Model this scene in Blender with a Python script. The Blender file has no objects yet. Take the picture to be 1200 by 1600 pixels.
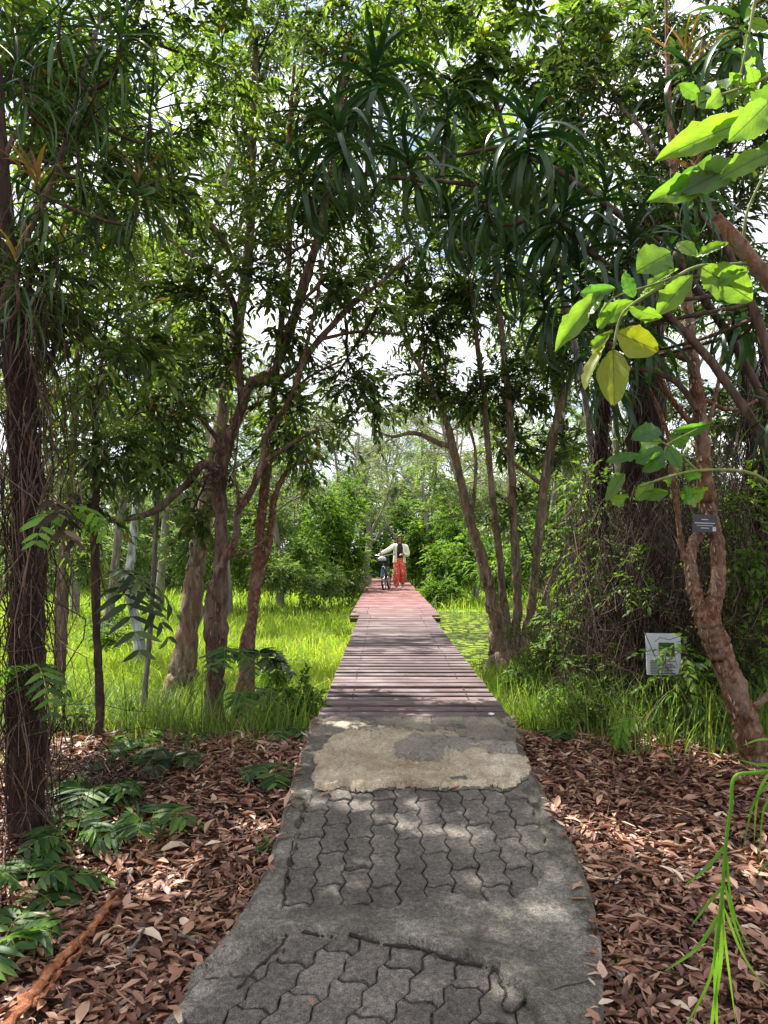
import bpy, math, random
import numpy as np
from mathutils import Vector, Matrix, Euler

R = math.radians
sc = bpy.context.scene
col = sc.collection
rng = np.random.default_rng(7)
random.seed(7)

# ------------------------------------------------------------------ camera, sky, sun, exposure
F = 1150.0
PITCH = math.atan(67 / F)
CAM = np.array([0.0, 0.0, 1.6])
cd = bpy.data.cameras.new('camera')
cd.sensor_fit = 'VERTICAL'; cd.sensor_height = 36.0; cd.lens = F / 1600 * 36
cd.clip_start = 0.05; cd.clip_end = 2000
cam = bpy.data.objects.new('camera', cd); col.objects.link(cam)
cam.location = CAM; cam.rotation_euler = (math.pi / 2 + PITCH, 0, 0)
sc.camera = cam

SUN_EL, SUN_AZ = R(60), R(-42)          # azimuth from +Y towards +X (negative: left of the view)
sun_dir = Vector((math.sin(SUN_AZ) * math.cos(SUN_EL), math.cos(SUN_AZ) * math.cos(SUN_EL), math.sin(SUN_EL)))
sl = bpy.data.lights.new('sun', 'SUN'); sl.energy = 5.0; sl.angle = R(0.6); sl.color = (1.0, 0.95, 0.86)
so = bpy.data.objects.new('sun', sl); col.objects.link(so)
so.rotation_euler = (-sun_dir).to_track_quat('-Z', 'Y').to_euler()

w = bpy.data.worlds.new('World'); sc.world = w; w.use_nodes = True
nt = w.node_tree; nt.nodes.clear()
def nn(t, typ, **kw):
    n = t.nodes.new(typ)
    for k, v in kw.items():
        if k in n.inputs: n.inputs[k].default_value = v
        else: setattr(n, k, v)
    return n
sky = nn(nt, 'ShaderNodeTexSky', sky_type='NISHITA', sun_disc=False)
sky.sun_elevation = SUN_EL; sky.sun_rotation = SUN_AZ
tc = nn(nt, 'ShaderNodeTexCoord')
mp = nn(nt, 'ShaderNodeMapping'); mp.inputs['Scale'].default_value = (1.0, 1.0, 1.9)
nz = nn(nt, 'ShaderNodeTexNoise'); nz.inputs['Scale'].default_value = 3.2; nz.inputs['Detail'].default_value = 7; nz.inputs['Roughness'].default_value = 0.55
cr = nn(nt, 'ShaderNodeValToRGB'); cr.color_ramp.elements[0].position = 0.33; cr.color_ramp.elements[1].position = 0.50
mx = nn(nt, 'ShaderNodeMix', data_type='RGBA')
nz2 = nn(nt, 'ShaderNodeTexNoise'); nz2.inputs['Scale'].default_value = 7.0; nz2.inputs['Detail'].default_value = 6
cr2 = nn(nt, 'ShaderNodeValToRGB'); cr2.color_ramp.elements[0].position = 0.36; cr2.color_ramp.elements[1].position = 0.64
mxc = nn(nt, 'ShaderNodeMix', data_type='RGBA'); mxc.inputs['A'].default_value = (4.9, 5.1, 5.6, 1); mxc.inputs['B'].default_value = (8.8, 8.8, 9.0, 1)
bg = nn(nt, 'ShaderNodeBackground'); bg.inputs['Strength'].default_value = 0.085
wo = nn(nt, 'ShaderNodeOutputWorld')
L = nt.links.new
L(tc.outputs['Generated'], mp.inputs['Vector']); L(mp.outputs[0], nz.inputs['Vector']); L(nz.outputs['Fac'], cr.inputs[0])
L(mp.outputs[0], nz2.inputs['Vector']); L(nz2.outputs['Fac'], cr2.inputs[0]); L(cr2.outputs[0], mxc.inputs['Factor']); L(mxc.outputs['Result'], mx.inputs['B'])
L(cr.outputs[0], mx.inputs['Factor']); L(sky.outputs[0], mx.inputs['A']); L(mx.outputs['Result'], bg.inputs[0]); L(bg.outputs[0], wo.inputs[0])

sc.view_settings.view_transform = 'Standard'; sc.view_settings.look = 'None'
sc.view_settings.gamma = 1; sc.view_settings.use_curve_mapping = False
sc.view_settings.exposure = 1.52
sc.render.engine = 'CYCLES'
cy = sc.cycles
cy.max_bounces = 8; cy.diffuse_bounces = 4; cy.glossy_bounces = 2; cy.transmission_bounces = 6; cy.transparent_max_bounces = 8
cy.use_denoising = True; cy.use_adaptive_sampling = True; cy.adaptive_threshold = 0.008
cy.caustics_reflective = False; cy.caustics_refractive = False

# ------------------------------------------------------------------ maths helpers
_cp, _sp = math.cos(PITCH), math.sin(PITCH)
def ray(px, py):
    px = np.asarray(px, float); py = np.asarray(py, float)
    a = (px - 600) / F; b = (800 - py) / F
    return a, _cp - b * _sp, _sp + b * _cp
def P(px, py, d):
    """point seen at photo pixel px,py lying at distance d along the ground direction"""
    a, dy, dz = ray(px, py)
    t = d / dy
    return np.stack(np.broadcast_arrays(CAM[0] + a * t, d, CAM[2] + dz * t), -1)
def project(x, y, z):
    dz = z - CAM[2]
    dep = y * _cp + dz * _sp; up = -y * _sp + dz * _cp
    return 600 + F * x / dep, 800 - F * up / dep
def on_ramp(px, py):
    a, dy, dz = ray(px, py)
    t = 1.61 / (0.115 * dy - dz)
    return np.stack([a * t, dy * t], -1)
def ss(a, b, x):
    t = np.clip((np.asarray(x, float) - a) / (b - a), 0, 1); return t * t * (3 - 2 * t)
def ramp(y): return 0.55 - 0.115 * (4.87 - np.clip(y, -3, 4.87))
# cheap value noise for numpy
_tab = np.random.default_rng(3).random((256, 256))
def vnoise(x, y, s=1.0):
    x = np.asarray(x, float) * s + 91.7; y = np.asarray(y, float) * s + 37.3
    xi = np.floor(x).astype(int); yi = np.floor(y).astype(int); fx = x - xi; fy = y - yi
    fx = fx * fx * (3 - 2 * fx); fy = fy * fy * (3 - 2 * fy)
    g = lambda i, j: _tab[(xi + i) % 256, (yi + j) % 256]
    return (g(0, 0) * (1 - fx) + g(1, 0) * fx) * (1 - fy) + (g(0, 1) * (1 - fx) + g(1, 1) * fx) * fy
def fbm(x, y, s, o=4):
    v = 0; a = .5
    for k in range(o): v = v + a * vnoise(x, y, s * 2 ** k); a *= .5
    return v
def gh(x, y):
    """height of the ground"""
    x = np.asarray(x, float); y = np.asarray(y, float)
    bank = ramp(np.minimum(y, 4.5)) - 0.075
    s = ss(4.7, 5.6, y + 0.35 * (vnoise(x, y, 1.1) - .5))
    g = bank * (1 - s) + 0.08 * s
    side = ss(2.6, 5.0, np.abs(x)) * (1 - s)
    g = g + 0.12 * side * (vnoise(x, y, .8) - .2)
    g = g + 0.035 * (fbm(x, y, 2.3, 3) - .45)
    g = g - 0.16 * ss(0.9, 1.15, x) * (1 - ss(4.5, 6.5, x)) * ss(9.6, 10.6, y) * (1 - ss(18, 21, y))
    g = g - 0.22 * ss(10, 12, y) * (1 - ss(34, 40, y)) * np.exp(-((x - .195) / .55) ** 2)
    g = g + ss(60, 300, y) * 2.0
    return g

# ------------------------------------------------------------------ mesh accumulator
class Acc:
    def __init__(s): s.V = []; s.Q = []; s.T = []; s.tq = []; s.tt = []; s.n = 0
    def add(s, V, Q=None, T=None, tint=None):
        V = np.asarray(V, float).reshape(-1, 3)
        if Q is not None and len(Q):
            Q = np.asarray(Q, int).reshape(-1, 4); s.Q.append(Q + s.n)
            s.tq.append(np.broadcast_to(0.5 if tint is None else tint[0] if isinstance(tint, tuple) else tint, len(Q)))
        if T is not None and len(T):
            T = np.asarray(T, int).reshape(-1, 3); s.T.append(T + s.n)
            s.tt.append(np.broadcast_to(0.5 if tint is None else tint[1] if isinstance(tint, tuple) else tint, len(T)))
        s.V.append(V); s.n += len(V)
    def mesh(s, name, mats, smooth=True, offset=(0, 0, 0)):
        me = bpy.data.meshes.new(name)
        V = np.concatenate(s.V) - np.asarray(offset, float)
        Q = np.concatenate(s.Q) if s.Q else np.zeros((0, 4), int)
        T = np.concatenate(s.T) if s.T else np.zeros((0, 3), int)
        me.vertices.add(len(V)); me.vertices.foreach_set('co', V.ravel().astype(np.float32))
        me.loops.add(Q.size + T.size)
        me.loops.foreach_set('vertex_index', np.concatenate([Q.ravel(), T.ravel()]).astype(np.int32))
        me.polygons.add(len(Q) + len(T))
        ls = np.concatenate([np.arange(len(Q)) * 4, Q.size + np.arange(len(T)) * 3])
        me.polygons.foreach_set('loop_start', ls.astype(np.int32))
        me.update(calc_edges=True)
        me.polygons.foreach_set('use_smooth', np.full(len(Q) + len(T), smooth))
        at = me.attributes.new('tint', 'FLOAT', 'FACE')
        tt = np.concatenate([np.asarray(t, float) for t in s.tq + s.tt]) if (s.tq or s.tt) else np.zeros(0)
        at.data.foreach_set('value', tt.astype(np.float32))
        if not isinstance(mats, (list, tuple)): mats = [mats]
        for m in mats: me.materials.append(m)
        return me
def wloc(o):
    v = np.zeros(3)
    while o is not None: v += np.array(o.location); o = o.parent
    return v
def tag(o, label=None, cat=None, group=None, kind=None):
    if label: o['label'] = label
    if cat: o['category'] = cat
    if group: o['group'] = group
    if kind: o['kind'] = kind
    return o
def build(name, acc, mat, parent=None, smooth=True, kind=None, me=None, at=None):
    """at: world point that becomes the object's origin (default: the parent's origin, or world origin)"""
    off = np.zeros(3) if parent is None else wloc(parent)
    loc = np.zeros(3)
    if at is not None: loc = np.asarray(at, float) - off; off = np.asarray(at, float)
    me = acc.mesh(name, mat, smooth, off)
    o = bpy.data.objects.new(name, me); col.objects.link(o); o.location = loc
    if parent is not None: o.parent = parent
    if kind: o['kind'] = kind
    return o
def empty(name, loc, label, cat, group=None, rz=0.0):
    o = bpy.data.objects.new(name, None); col.objects.link(o)
    o.location = tuple(float(v) for v in loc); o.rotation_euler = (0, 0, rz); o.empty_display_size = .1
    return tag(o, label, cat, group)
def inst(name, me, M, parent=None):
    o = bpy.data.objects.new(name, me); col.objects.link(o)
    if parent is not None: o.parent = parent
    o.matrix_basis = M
    return o
def copy_tree(o, parent=None):
    c = o.copy(); col.objects.link(c); c.parent = parent
    for ch in kids.get(o.name, []): copy_tree(ch, c)
    return c
kids = {}

# ------------------------------------------------------------------ shape generators
def catmull(pts, n=4):
    pts = np.asarray(pts, float)
    if len(pts) < 3:
        t = np.linspace(0, 1, n + 1)[:, None]; return pts[0] * (1 - t) + pts[-1] * t
    e = np.vstack([2 * pts[0] - pts[1], pts, 2 * pts[-1] - pts[-2]])
    out = []
    for i in range(len(pts) - 1):
        p0, p1, p2, p3 = e[i:i + 4]
        for t in np.linspace(0, 1, n, endpoint=False):
            out.append(.5 * ((2 * p1) + (-p0 + p2) * t + (2 * p0 - 5 * p1 + 4 * p2 - p3) * t * t + (-p0 + 3 * p1 - 3 * p2 + p3) * t ** 3))
    out.append(pts[-1])
    return np.array(out)
def tubes(acc, Pt, Rd, sides=3, tint=.5, rough=0.0, cap=False, flat=1.0):
    """batch of tubes: Pt (n,k,3), Rd (n,k)"""
    Pt = np.asarray(Pt, float); Rd = np.asarray(Rd, float)
    if Pt.ndim == 2: Pt = Pt[None]; Rd = np.broadcast_to(Rd, Pt.shape[:2])
    n, k, _ = Pt.shape; Rd = np.broadcast_to(Rd, (n, k))
    T = np.gradient(Pt, axis=1); T /= np.linalg.norm(T, axis=2, keepdims=True) + 1e-9
    ref = np.where(np.abs(T[..., 2:3]) > .9, np.array([0, 1.0, 0]), np.array([0, 0, 1.0]))
    m = np.abs(T[..., 2]).mean(1)
    ref = np.where((m > .75)[:, None, None], np.array([0, 1.0, 0]), np.array([0, 0, 1.0]))
    A = np.cross(T, ref); A /= np.linalg.norm(A, axis=2, keepdims=True) + 1e-9
    B = np.cross(T, A)
    th = np.arange(sides) * 2 * math.pi / sides
    c = np.cos(th); s = np.sin(th)
    rr = Rd[..., None] * np.ones(sides)
    if rough: rr = rr * (1 + rough * (np.random.default_rng(n * k + sides).random(rr.shape) - .5) * 2)
    V = Pt[:, :, None] + rr[..., None] * (A[:, :, None] * c[:, None] + B[:, :, None] * s[:, None] * flat)
    V = V.reshape(n, k * sides, 3)
    i = np.arange(k - 1)[:, None] * sides; j = np.arange(sides)[None]; j2 = (j + 1) % sides
    Q = np.stack([i + j, i + j2, i + sides + j2, i + sides + j], -1).reshape(-1, 4)
    Qa = (Q[None] + (np.arange(n) * k * sides)[:, None, None]).reshape(-1, 4)
    tq = np.repeat(np.broadcast_to(tint, n), len(Q))
    acc.add(V.reshape(-1, 3), Q=Qa, tint=tq)
    if cap:
        Tt = []
        for a in range(n):
            for e in (0, k - 1):
                b = a * k * sides + e * sides
                for q in range(1, sides - 1):
                    Tt.append((b, b + q, b + q + 1) if e else (b, b + q + 1, b + q))
        acc.n -= n * k * sides; 
        acc.T.append(np.array(Tt) + acc.n); acc.tt.append(np.full(len(Tt), float(np.mean(tint)))); acc.n += n * k * sides
LEAF = {
 0: (np.array([[0, 0, 0], [.42, .5, .10], [1, 0, -.06], [.42, -.5, .10]]), None, np.array([[0, 2, 1], [0, 3, 2]])),
 1: (np.array([[0, 0, 0], [.3, .44, .07], [.3, 0, 0], [.3, -.44, .07], [.68, .36, .0], [.68, 0, -.07], [.68, -.36, .0], [1, 0, -.17]]),
     np.array([[2, 5, 4, 1], [3, 6, 5, 2]]), np.array([[0, 2, 1], [0, 3, 2], [5, 7, 4], [6, 7, 5]])),
}
def norm(v): return v / (np.linalg.norm(v, axis=-1, keepdims=True) + 1e-9)
def leaves(acc, p, T, N, Ln, Wd, lod=1, tint=.5, curl=1.0):
    V, Q, Tr = LEAF[lod]
    n = len(p); T = norm(T); B = norm(np.cross(N, T)); N = np.cross(T, B)
    Ln = np.broadcast_to(Ln, n); Wd = np.broadcast_to(Wd, n)
    u = V[None, :, 0, None] * Ln[:, None, None]; v = V[None, :, 1, None] * Wd[:, None, None]
    wv = V[None, :, 2, None] * (Ln * np.broadcast_to(curl, n))[:, None, None]
    X = p[:, None] + T[:, None] * u + B[:, None] * v + N[:, None] * wv
    m = len(V); off = (np.arange(n) * m)[:, None, None]
    tint = np.broadcast_to(tint, n)
    q = None if Q is None else (Q[None] + off).reshape(-1, 4)
    t = (Tr[None] + off).reshape(-1, 3)
    acc.add(X.reshape(-1, 3), Q=q, T=t, tint=(np.repeat(tint, 0 if Q is None else len(Q)), np.repeat(tint, len(Tr))))
def rsph(n, r=rng):
    v = r.normal(size=(n, 3)); return norm(v)
def rball(n, r=rng):
    return rsph(n, r) * (r.random((n, 1)) ** .45)

def crown(aL, aT, anchor, centre, rad, nsub=8, ntw=8, nlf=9, Ll=.075, Lw=.024, lod=1, twl=.28, droop=.2, t0=0., t1=1., limb=.02, indiv=None, curlv=1.0, r=rng):
    """limb from anchor to centre, sub branches into an ellipsoid, twigs on them, leaves on twigs"""
    anchor = np.asarray(anchor, float); centre = np.asarray(centre, float); rad = np.broadcast_to(rad, 3)
    k = 7; t = np.linspace(0, 1, k)[:, None]
    mid = (anchor + centre) / 2 + r.normal(size=3) * .08 * np.linalg.norm(centre - anchor) + np.array([0, 0, .05])
    limbP = anchor * (1 - t) ** 2 + 2 * mid * t * (1 - t) + centre * t * t
    limbP[1:-1] += r.normal(size=(k - 2, 3)) * .012 * np.linalg.norm(centre - anchor)
    if limb: tubes(aT, limbP[None], np.linspace(limb, limb * .45, k)[None], 5, tint=.4)
    st = limbP[r.integers(3, k, nsub)]
    en = centre + rball(nsub, r) * rad * .9
    ks = 5; ts = np.linspace(0, 1, ks)[None, :, None]
    dv = en - st; ln = np.linalg.norm(dv, axis=1, keepdims=True)
    md = (st + en) / 2 + rsph(nsub, r) * ln * .16
    SP = st[:, None] * (1 - ts) ** 2 + 2 * md[:, None] * ts * (1 - ts) + en[:, None] * ts * ts
    SP[:, 1:-1] += r.normal(size=(nsub, ks - 2, 3)) * .02
    if limb: tubes(aT, SP, np.linspace(limb * .4, limb * .16, ks)[None], 4, tint=.4)
    # twigs
    n = nsub * ntw
    si = np.repeat(np.arange(nsub), ntw); u = r.random(n) * (ks - 1.001) * .85 + (ks - 1) * .15
    ui = np.minimum(u.astype(int), ks - 2); f = (u - ui)[:, None]
    S = SP[si, ui] * (1 - f) + SP[si, ui + 1] * f
    D = norm(norm(SP[si, ui + 1] - SP[si, ui]) * .55 + rsph(n, r) * .9 + norm(S - centre) * .35)
    LL = twl * (.55 + .8 * r.random(n))
    kt = 4; tt = np.linspace(0, 1, kt)[None, :, None]
    TP = S[:, None] + D[:, None] * LL[:, None, None] * tt - np.array([0, 0, 1.0]) * (droop * LL)[:, None, None] * tt ** 2
    if limb: tubes(aT, TP, (np.linspace(1, .45, kt)[None] * max(limb * .13, .0022)), 3, tint=.5)
    # leaves
    m = n * nlf
    ti = np.repeat(np.arange(n), nlf); fr = (np.tile(np.arange(nlf), n) + .6 + r.random(m) * .5) / (nlf + .4)
    fr = np.clip(.12 + .9 * fr, 0, 1)
    pos = S[ti] + D[ti] * (LL[ti] * fr)[:, None] - np.array([0, 0, 1.0]) * (droop * LL[ti] * fr ** 2)[:, None]
    td = norm(D[ti] - np.array([0, 0, 2.0]) * (droop * fr)[:, None])
    sd = norm(np.cross(td, np.array([0.01, .02, 1.0]))) * np.where(np.tile(np.arange(nlf), n) % 2, 1, -1)[:, None]
    ld = norm(td * (.55 + .5 * fr[:, None]) + sd * (1.0 - .5 * fr[:, None]) + r.normal(size=(m, 3)) * .30 - np.array([0, 0, .10]))
    Nn = norm(np.array([0, 0, 1.0]) + r.normal(size=(m, 3)) * .38)
    Lg = Ll * (.65 + .6 * r.random(m)); Wg = Lw * (.75 + .5 * r.random(m))
    cl = .5 + .28 * r.normal(size=n)          # tone per twig
    tn = np.clip(cl[ti] + .16 * r.normal(size=m), 0, 1)
    old = r.random(m) < .012
    tn[old] = 1.6
    sel = None
    if indiv:
        parent, cnt, meshes = indiv
        sel = r.choice(m, min(cnt, m), replace=False)
        keep = np.ones(m, bool); keep[sel] = False
        T_ = norm(ld[sel]); B_ = norm(np.cross(Nn[sel], T_)); N_ = np.cross(T_, B_)
        off = wloc(parent)
        for q, i in enumerate(sel):
            M = Matrix(((T_[q, 0] * Lg[i], B_[q, 0] * Wg[i], N_[q, 0] * Lg[i], pos[i, 0] - off[0]),
                        (T_[q, 1] * Lg[i], B_[q, 1] * Wg[i], N_[q, 1] * Lg[i], pos[i, 1] - off[1]),
                        (T_[q, 2] * Lg[i], B_[q, 2] * Wg[i], N_[q, 2] * Lg[i], pos[i, 2] - off[2]), (0, 0, 0, 1)))
            inst('leaf', meshes[q % len(meshes)], M, parent)
        pos, ld, Nn, Lg, Wg, tn = pos[keep], ld[keep], Nn[keep], Lg[keep], Wg[keep], tn[keep]
    leaves(aL, pos, ld, Nn, Lg, Wg, lod, tn, curlv * (.6 + .9 * r.random(len(pos))))

# ------------------------------------------------------------------ materials
def newmat(name):
    m = bpy.data.materials.new(name); m.use_nodes = True
    t = m.node_tree; t.nodes.clear()
    return m, t
def ramp_node(t, stops):
    n = t.nodes.new('ShaderNodeValToRGB'); e = n.color_ramp.elements
    while len(e) < len(stops): e.new(.5)
    for i, (p, c) in enumerate(stops): e[i].position = p; e[i].color = (*c, 1)
    return n
def noise(t, vec, scale, detail=4, rough=.55, dist=0.):
    n = t.nodes.new('ShaderNodeTexNoise'); n.inputs['Scale'].default_value = scale; n.inputs['Detail'].default_value = detail
    n.inputs['Roughness'].default_value = rough; n.inputs['Distortion'].default_value = dist
    if vec is not None: t.links.new(vec, n.inputs['Vector'])
    return n
def coords(t, scale=(1, 1, 1), kind='Object'):
    c = t.nodes.new('ShaderNodeTexCoord') if kind != 'Pos' else t.nodes.new('ShaderNodeNewGeometry')
    m = t.nodes.new('ShaderNodeMapping'); m.inputs['Scale'].default_value = scale
    t.links.new(c.outputs[kind if kind != 'Pos' else 'Position'], m.inputs['Vector'])
    return m.outputs[0]
def mixc(t, fac, a, b, mode='MIX'):
    n = t.nodes.new('ShaderNodeMix'); n.data_type = 'RGBA'; n.blend_type = mode
    for s, v in (('Factor', fac), ('A', a), ('B', b)):
        if hasattr(v, 'is_linked') or hasattr(v, 'links'): t.links.new(v, n.inputs[s])
        else: n.inputs[s].default_value = v if s == 'Factor' else (*v, 1)
    return n.outputs['Result']
def bsdf(t, colr, rough=.7, bump=None, bstr=.4, bdist=.01, spec=.5, metal=0.):
    b = t.nodes.new('ShaderNodeBsdfPrincipled')
    if isinstance(colr, tuple): b.inputs['Base Color'].default_value = (*colr, 1)
    else: t.links.new(colr, b.inputs['Base Color'])
    if isinstance(rough, (int, float)): b.inputs['Roughness'].default_value = rough
    else: t.links.new(rough, b.inputs['Roughness'])
    b.inputs['Specular IOR Level'].default_value = spec; b.inputs['Metallic'].default_value = metal
    if bump is not None:
        bn = t.nodes.new('ShaderNodeBump'); bn.inputs['Strength'].default_value = bstr; bn.inputs['Distance'].default_value = bdist
        t.links.new(bump, bn.inputs['Height']); t.links.new(bn.outputs[0], b.inputs['Normal'])
    return b
def out(t, sh):
    o = t.nodes.new('ShaderNodeOutputMaterial'); t.links.new(sh, o.inputs[0])
def leafmat(name, stops, trans=.35, tcol=(1.1, 1.22, .45), rough=.45, spec=.28, tscale=1.6):
    m, t = newmat(name)
    a = t.nodes.new('ShaderNodeAttribute'); a.attribute_name = 'tint'
    oi = t.nodes.new('ShaderNodeObjectInfo')
    rp = ramp_node(t, stops)
    t.links.new(a.outputs['Fac'], rp.inputs[0])
    # old leaves: tint above 1.2 turn yellow brown
    gt = t.nodes.new('ShaderNodeMath'); gt.operation = 'GREATER_THAN'; gt.inputs[1].default_value = 1.2
    t.links.new(a.outputs['Fac'], gt.inputs[0])
    c = mixc(t, gt.outputs[0], rp.outputs[0], (.22, .13, .03))
    nz = noise(t, coords(t, (1, 1, 1), 'Pos'), 38, 2)
    c = mixc(t, .35, c, mixc(t, 1.0, c, nz.outputs['Fac'], 'MULTIPLY'))
    b = bsdf(t, c, rough, spec=spec)
    tr = t.nodes.new('ShaderNodeBsdfTranslucent')
    tcx = mixc(t, 1.0, c, tuple(v * tscale for v in tcol), 'MULTIPLY')
    t.links.new(tcx, tr.inputs[0])
    mxs = t.nodes.new('ShaderNodeMixShader'); mxs.inputs[0].default_value = trans
    t.links.new(b.outputs[0], mxs.inputs[1]); t.links.new(tr.outputs[0], mxs.inputs[2])
    out(t, mxs.outputs[0]); return m
M = {}
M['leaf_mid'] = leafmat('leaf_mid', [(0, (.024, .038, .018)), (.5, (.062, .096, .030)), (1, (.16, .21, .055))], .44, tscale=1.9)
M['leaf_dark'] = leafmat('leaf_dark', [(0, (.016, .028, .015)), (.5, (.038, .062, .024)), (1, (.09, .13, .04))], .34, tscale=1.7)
M['leaf_top'] = leafmat('leaf_top', [(0, (.026, .044, .017)), (.5, (.070, .112, .028)), (1, (.18, .24, .05))], .50, tscale=2.2)
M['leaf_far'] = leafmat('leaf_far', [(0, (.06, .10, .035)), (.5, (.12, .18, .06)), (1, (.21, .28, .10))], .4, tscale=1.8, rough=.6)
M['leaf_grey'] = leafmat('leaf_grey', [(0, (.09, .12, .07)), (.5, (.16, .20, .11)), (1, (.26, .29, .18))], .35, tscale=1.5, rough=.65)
M['leaf_shrub'] = leafmat('leaf_shrub', [(0, (.035, .075, .012)), (.5, (.08, .155, .022)), (1, (.17, .27, .04))], .42, tscale=1.9, rough=.55)
M['strap'] = leafmat('strap', [(0, (.012, .034, .016)), (.5, (.020, .058, .020)), (1, (.06, .13, .028))], .28, tscale=1.6, rough=.38, spec=.45)
M['strap_orange'] = leafmat('strap_orange', [(0, (.14, .07, .03)), (.5, (.24, .15, .045)), (1, (.28, .26, .05))], .4, tcol=(1.1, 1.0, .5), tscale=1.5)
M['fern'] = leafmat('fern', [(0, (.025, .060, .018)), (.5, (.055, .125, .030)), (1, (.14, .25, .045))], .38, tscale=1.8, rough=.48, spec=.3)
M['fern_bright'] = leafmat('fern_bright', [(0, (.08, .20, .02)), (.5, (.14, .30, .03)), (1, (.22, .38, .05))], .45, tscale=1.7)
M['grass'] = leafmat('grass', [(0, (.11, .17, .03)), (.35, (.22, .32, .035)), (.75, (.37, .46, .06)), (1, (.50, .47, .17))], .45, tcol=(1.1, 1.15, .5), tscale=1.6, rough=.55, spec=.3)
M['undergrass'] = leafmat('undergrass', [(0, (.05, .09, .02)), (.5, (.12, .20, .035)), (.8, (.22, .30, .06)), (1, (.32, .25, .13))], .42, tscale=1.8, rough=.5)
M['litter'] = leafmat('litter', [(0, (.075, .033, .023)), (.35, (.28, .125, .080)), (.7, (.50, .28, .18)), (1, (.74, .57, .43))], .12, tcol=(1.1, .8, .5), tscale=1.2, rough=.5, spec=.5)
M['dry'] = leafmat('dry', [(0, (.018, .011, .010)), (.6, (.062, .038, .029)), (1, (.24, .17, .12))], .1, tcol=(1, .8, .6), tscale=1.2, rough=.75, spec=.2)

M['flake_red'] = leafmat('flake_red', [(0, (.05, .02, .012)), (.5, (.16, .07, .04)), (1, (.38, .24, .17))], .1, tcol=(1, .7, .5), tscale=1.2, rough=.8, spec=.2)
M['flake_pale'] = leafmat('flake_pale', [(0, (.07, .035, .02)), (.5, (.25, .14, .09)), (1, (.50, .39, .30))], .1, tcol=(1, .7, .5), tscale=1.2, rough=.8, spec=.2)
def big_leaf_mat(name, base, light):
    m, t = newmat(name)
    a = t.nodes.new('ShaderNodeAttribute'); a.attribute_name = 'tint'
    oi = t.nodes.new('ShaderNodeObjectInfo')
    c = mixc(t, oi.outputs['Random'], base, light)
    nz = noise(t, coords(t, (1, 1, 1), 'Object'), 6, 5)
    c = mixc(t, .45, c, mixc(t, 1.0, c, nz.outputs['Fac'], 'MULTIPLY'))
    # veins from object coordinates: x along the leaf, y across
    cx = t.nodes.new('ShaderNodeTexCoord'); sx = t.nodes.new('ShaderNodeSeparateXYZ'); t.links.new(cx.outputs['Object'], sx.inputs[0])
    ab = t.nodes.new('ShaderNodeMath'); ab.operation = 'ABSOLUTE'; t.links.new(sx.outputs['Y'], ab.inputs[0])
    mid = t.nodes.new('ShaderNodeMath'); mid.operation = 'LESS_THAN'; mid.inputs[1].default_value = .016; t.links.new(ab.outputs[0], mid.inputs[0])
    k = t.nodes.new('ShaderNodeMath'); k.operation = 'MULTIPLY_ADD'; t.links.new(ab.outputs[0], k.inputs[0]); k.inputs[1].default_value = -.75; t.links.new(sx.outputs['X'], k.inputs[2])
    k2 = t.nodes.new('ShaderNodeMath'); k2.operation = 'MULTIPLY'; k2.inputs[1].default_value = 60.; t.links.new(k.outputs[0], k2.inputs[0])
    k3 = t.nodes.new('ShaderNodeMath'); k3.operation = 'SINE'; t.links.new(k2.outputs[0], k3.inputs[0])
    k4 = t.nodes.new('ShaderNodeMath'); k4.operation = 'GREATER_THAN'; k4.inputs[1].default_value = .93; t.links.new(k3.outputs[0], k4.inputs[0])
    k5 = t.nodes.new('ShaderNodeMath'); k5.operation = 'MULTIPLY'; k5.inputs[1].default_value = .3; t.links.new(k4.outputs[0], k5.inputs[0])
    k6 = t.nodes.new('ShaderNodeMath'); k6.operation = 'MAXIMUM'; t.links.new(mid.outputs[0], k6.inputs[0]); t.links.new(k5.outputs[0], k6.inputs[1])
    c = mixc(t, k6.outputs[0], c, tuple(v * .45 for v in base))
    sp_n = noise(t, coords(t, (1, 1, 1), 'Object'), 9, 3, .7); sp_r = ramp_node(t, [(.64, (0, 0, 0)), (.70, (1, 1, 1))]); t.links.new(sp_n.outputs['Fac'], sp_r.inputs[0])
    c = mixc(t, sp_r.outputs[0], c, (.13, .07, .02))
    b = bsdf(t, c, .4)
    tr = t.nodes.new('ShaderNodeBsdfTranslucent'); t.links.new(mixc(t, 1.0, c, (1.9, 1.9, .8), 'MULTIPLY'), tr.inputs[0])
    ms = t.nodes.new('ShaderNodeMixShader'); ms.inputs[0].default_value = .6
    t.links.new(b.outputs[0], ms.inputs[1]); t.links.new(tr.outputs[0], ms.inputs[2]); out(t, ms.outputs[0]); return m
M['big_leaf'] = big_leaf_mat('big_leaf', (.085, .18, .03), (.17, .30, .04))
M['big_leaf_yellow'] = big_leaf_mat('big_leaf_yellow', (.22, .26, .02), (.28, .30, .025))
M['big_leaf_green'] = big_leaf_mat('big_leaf_green', (.055, .15, .035), (.09, .22, .04))

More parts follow.
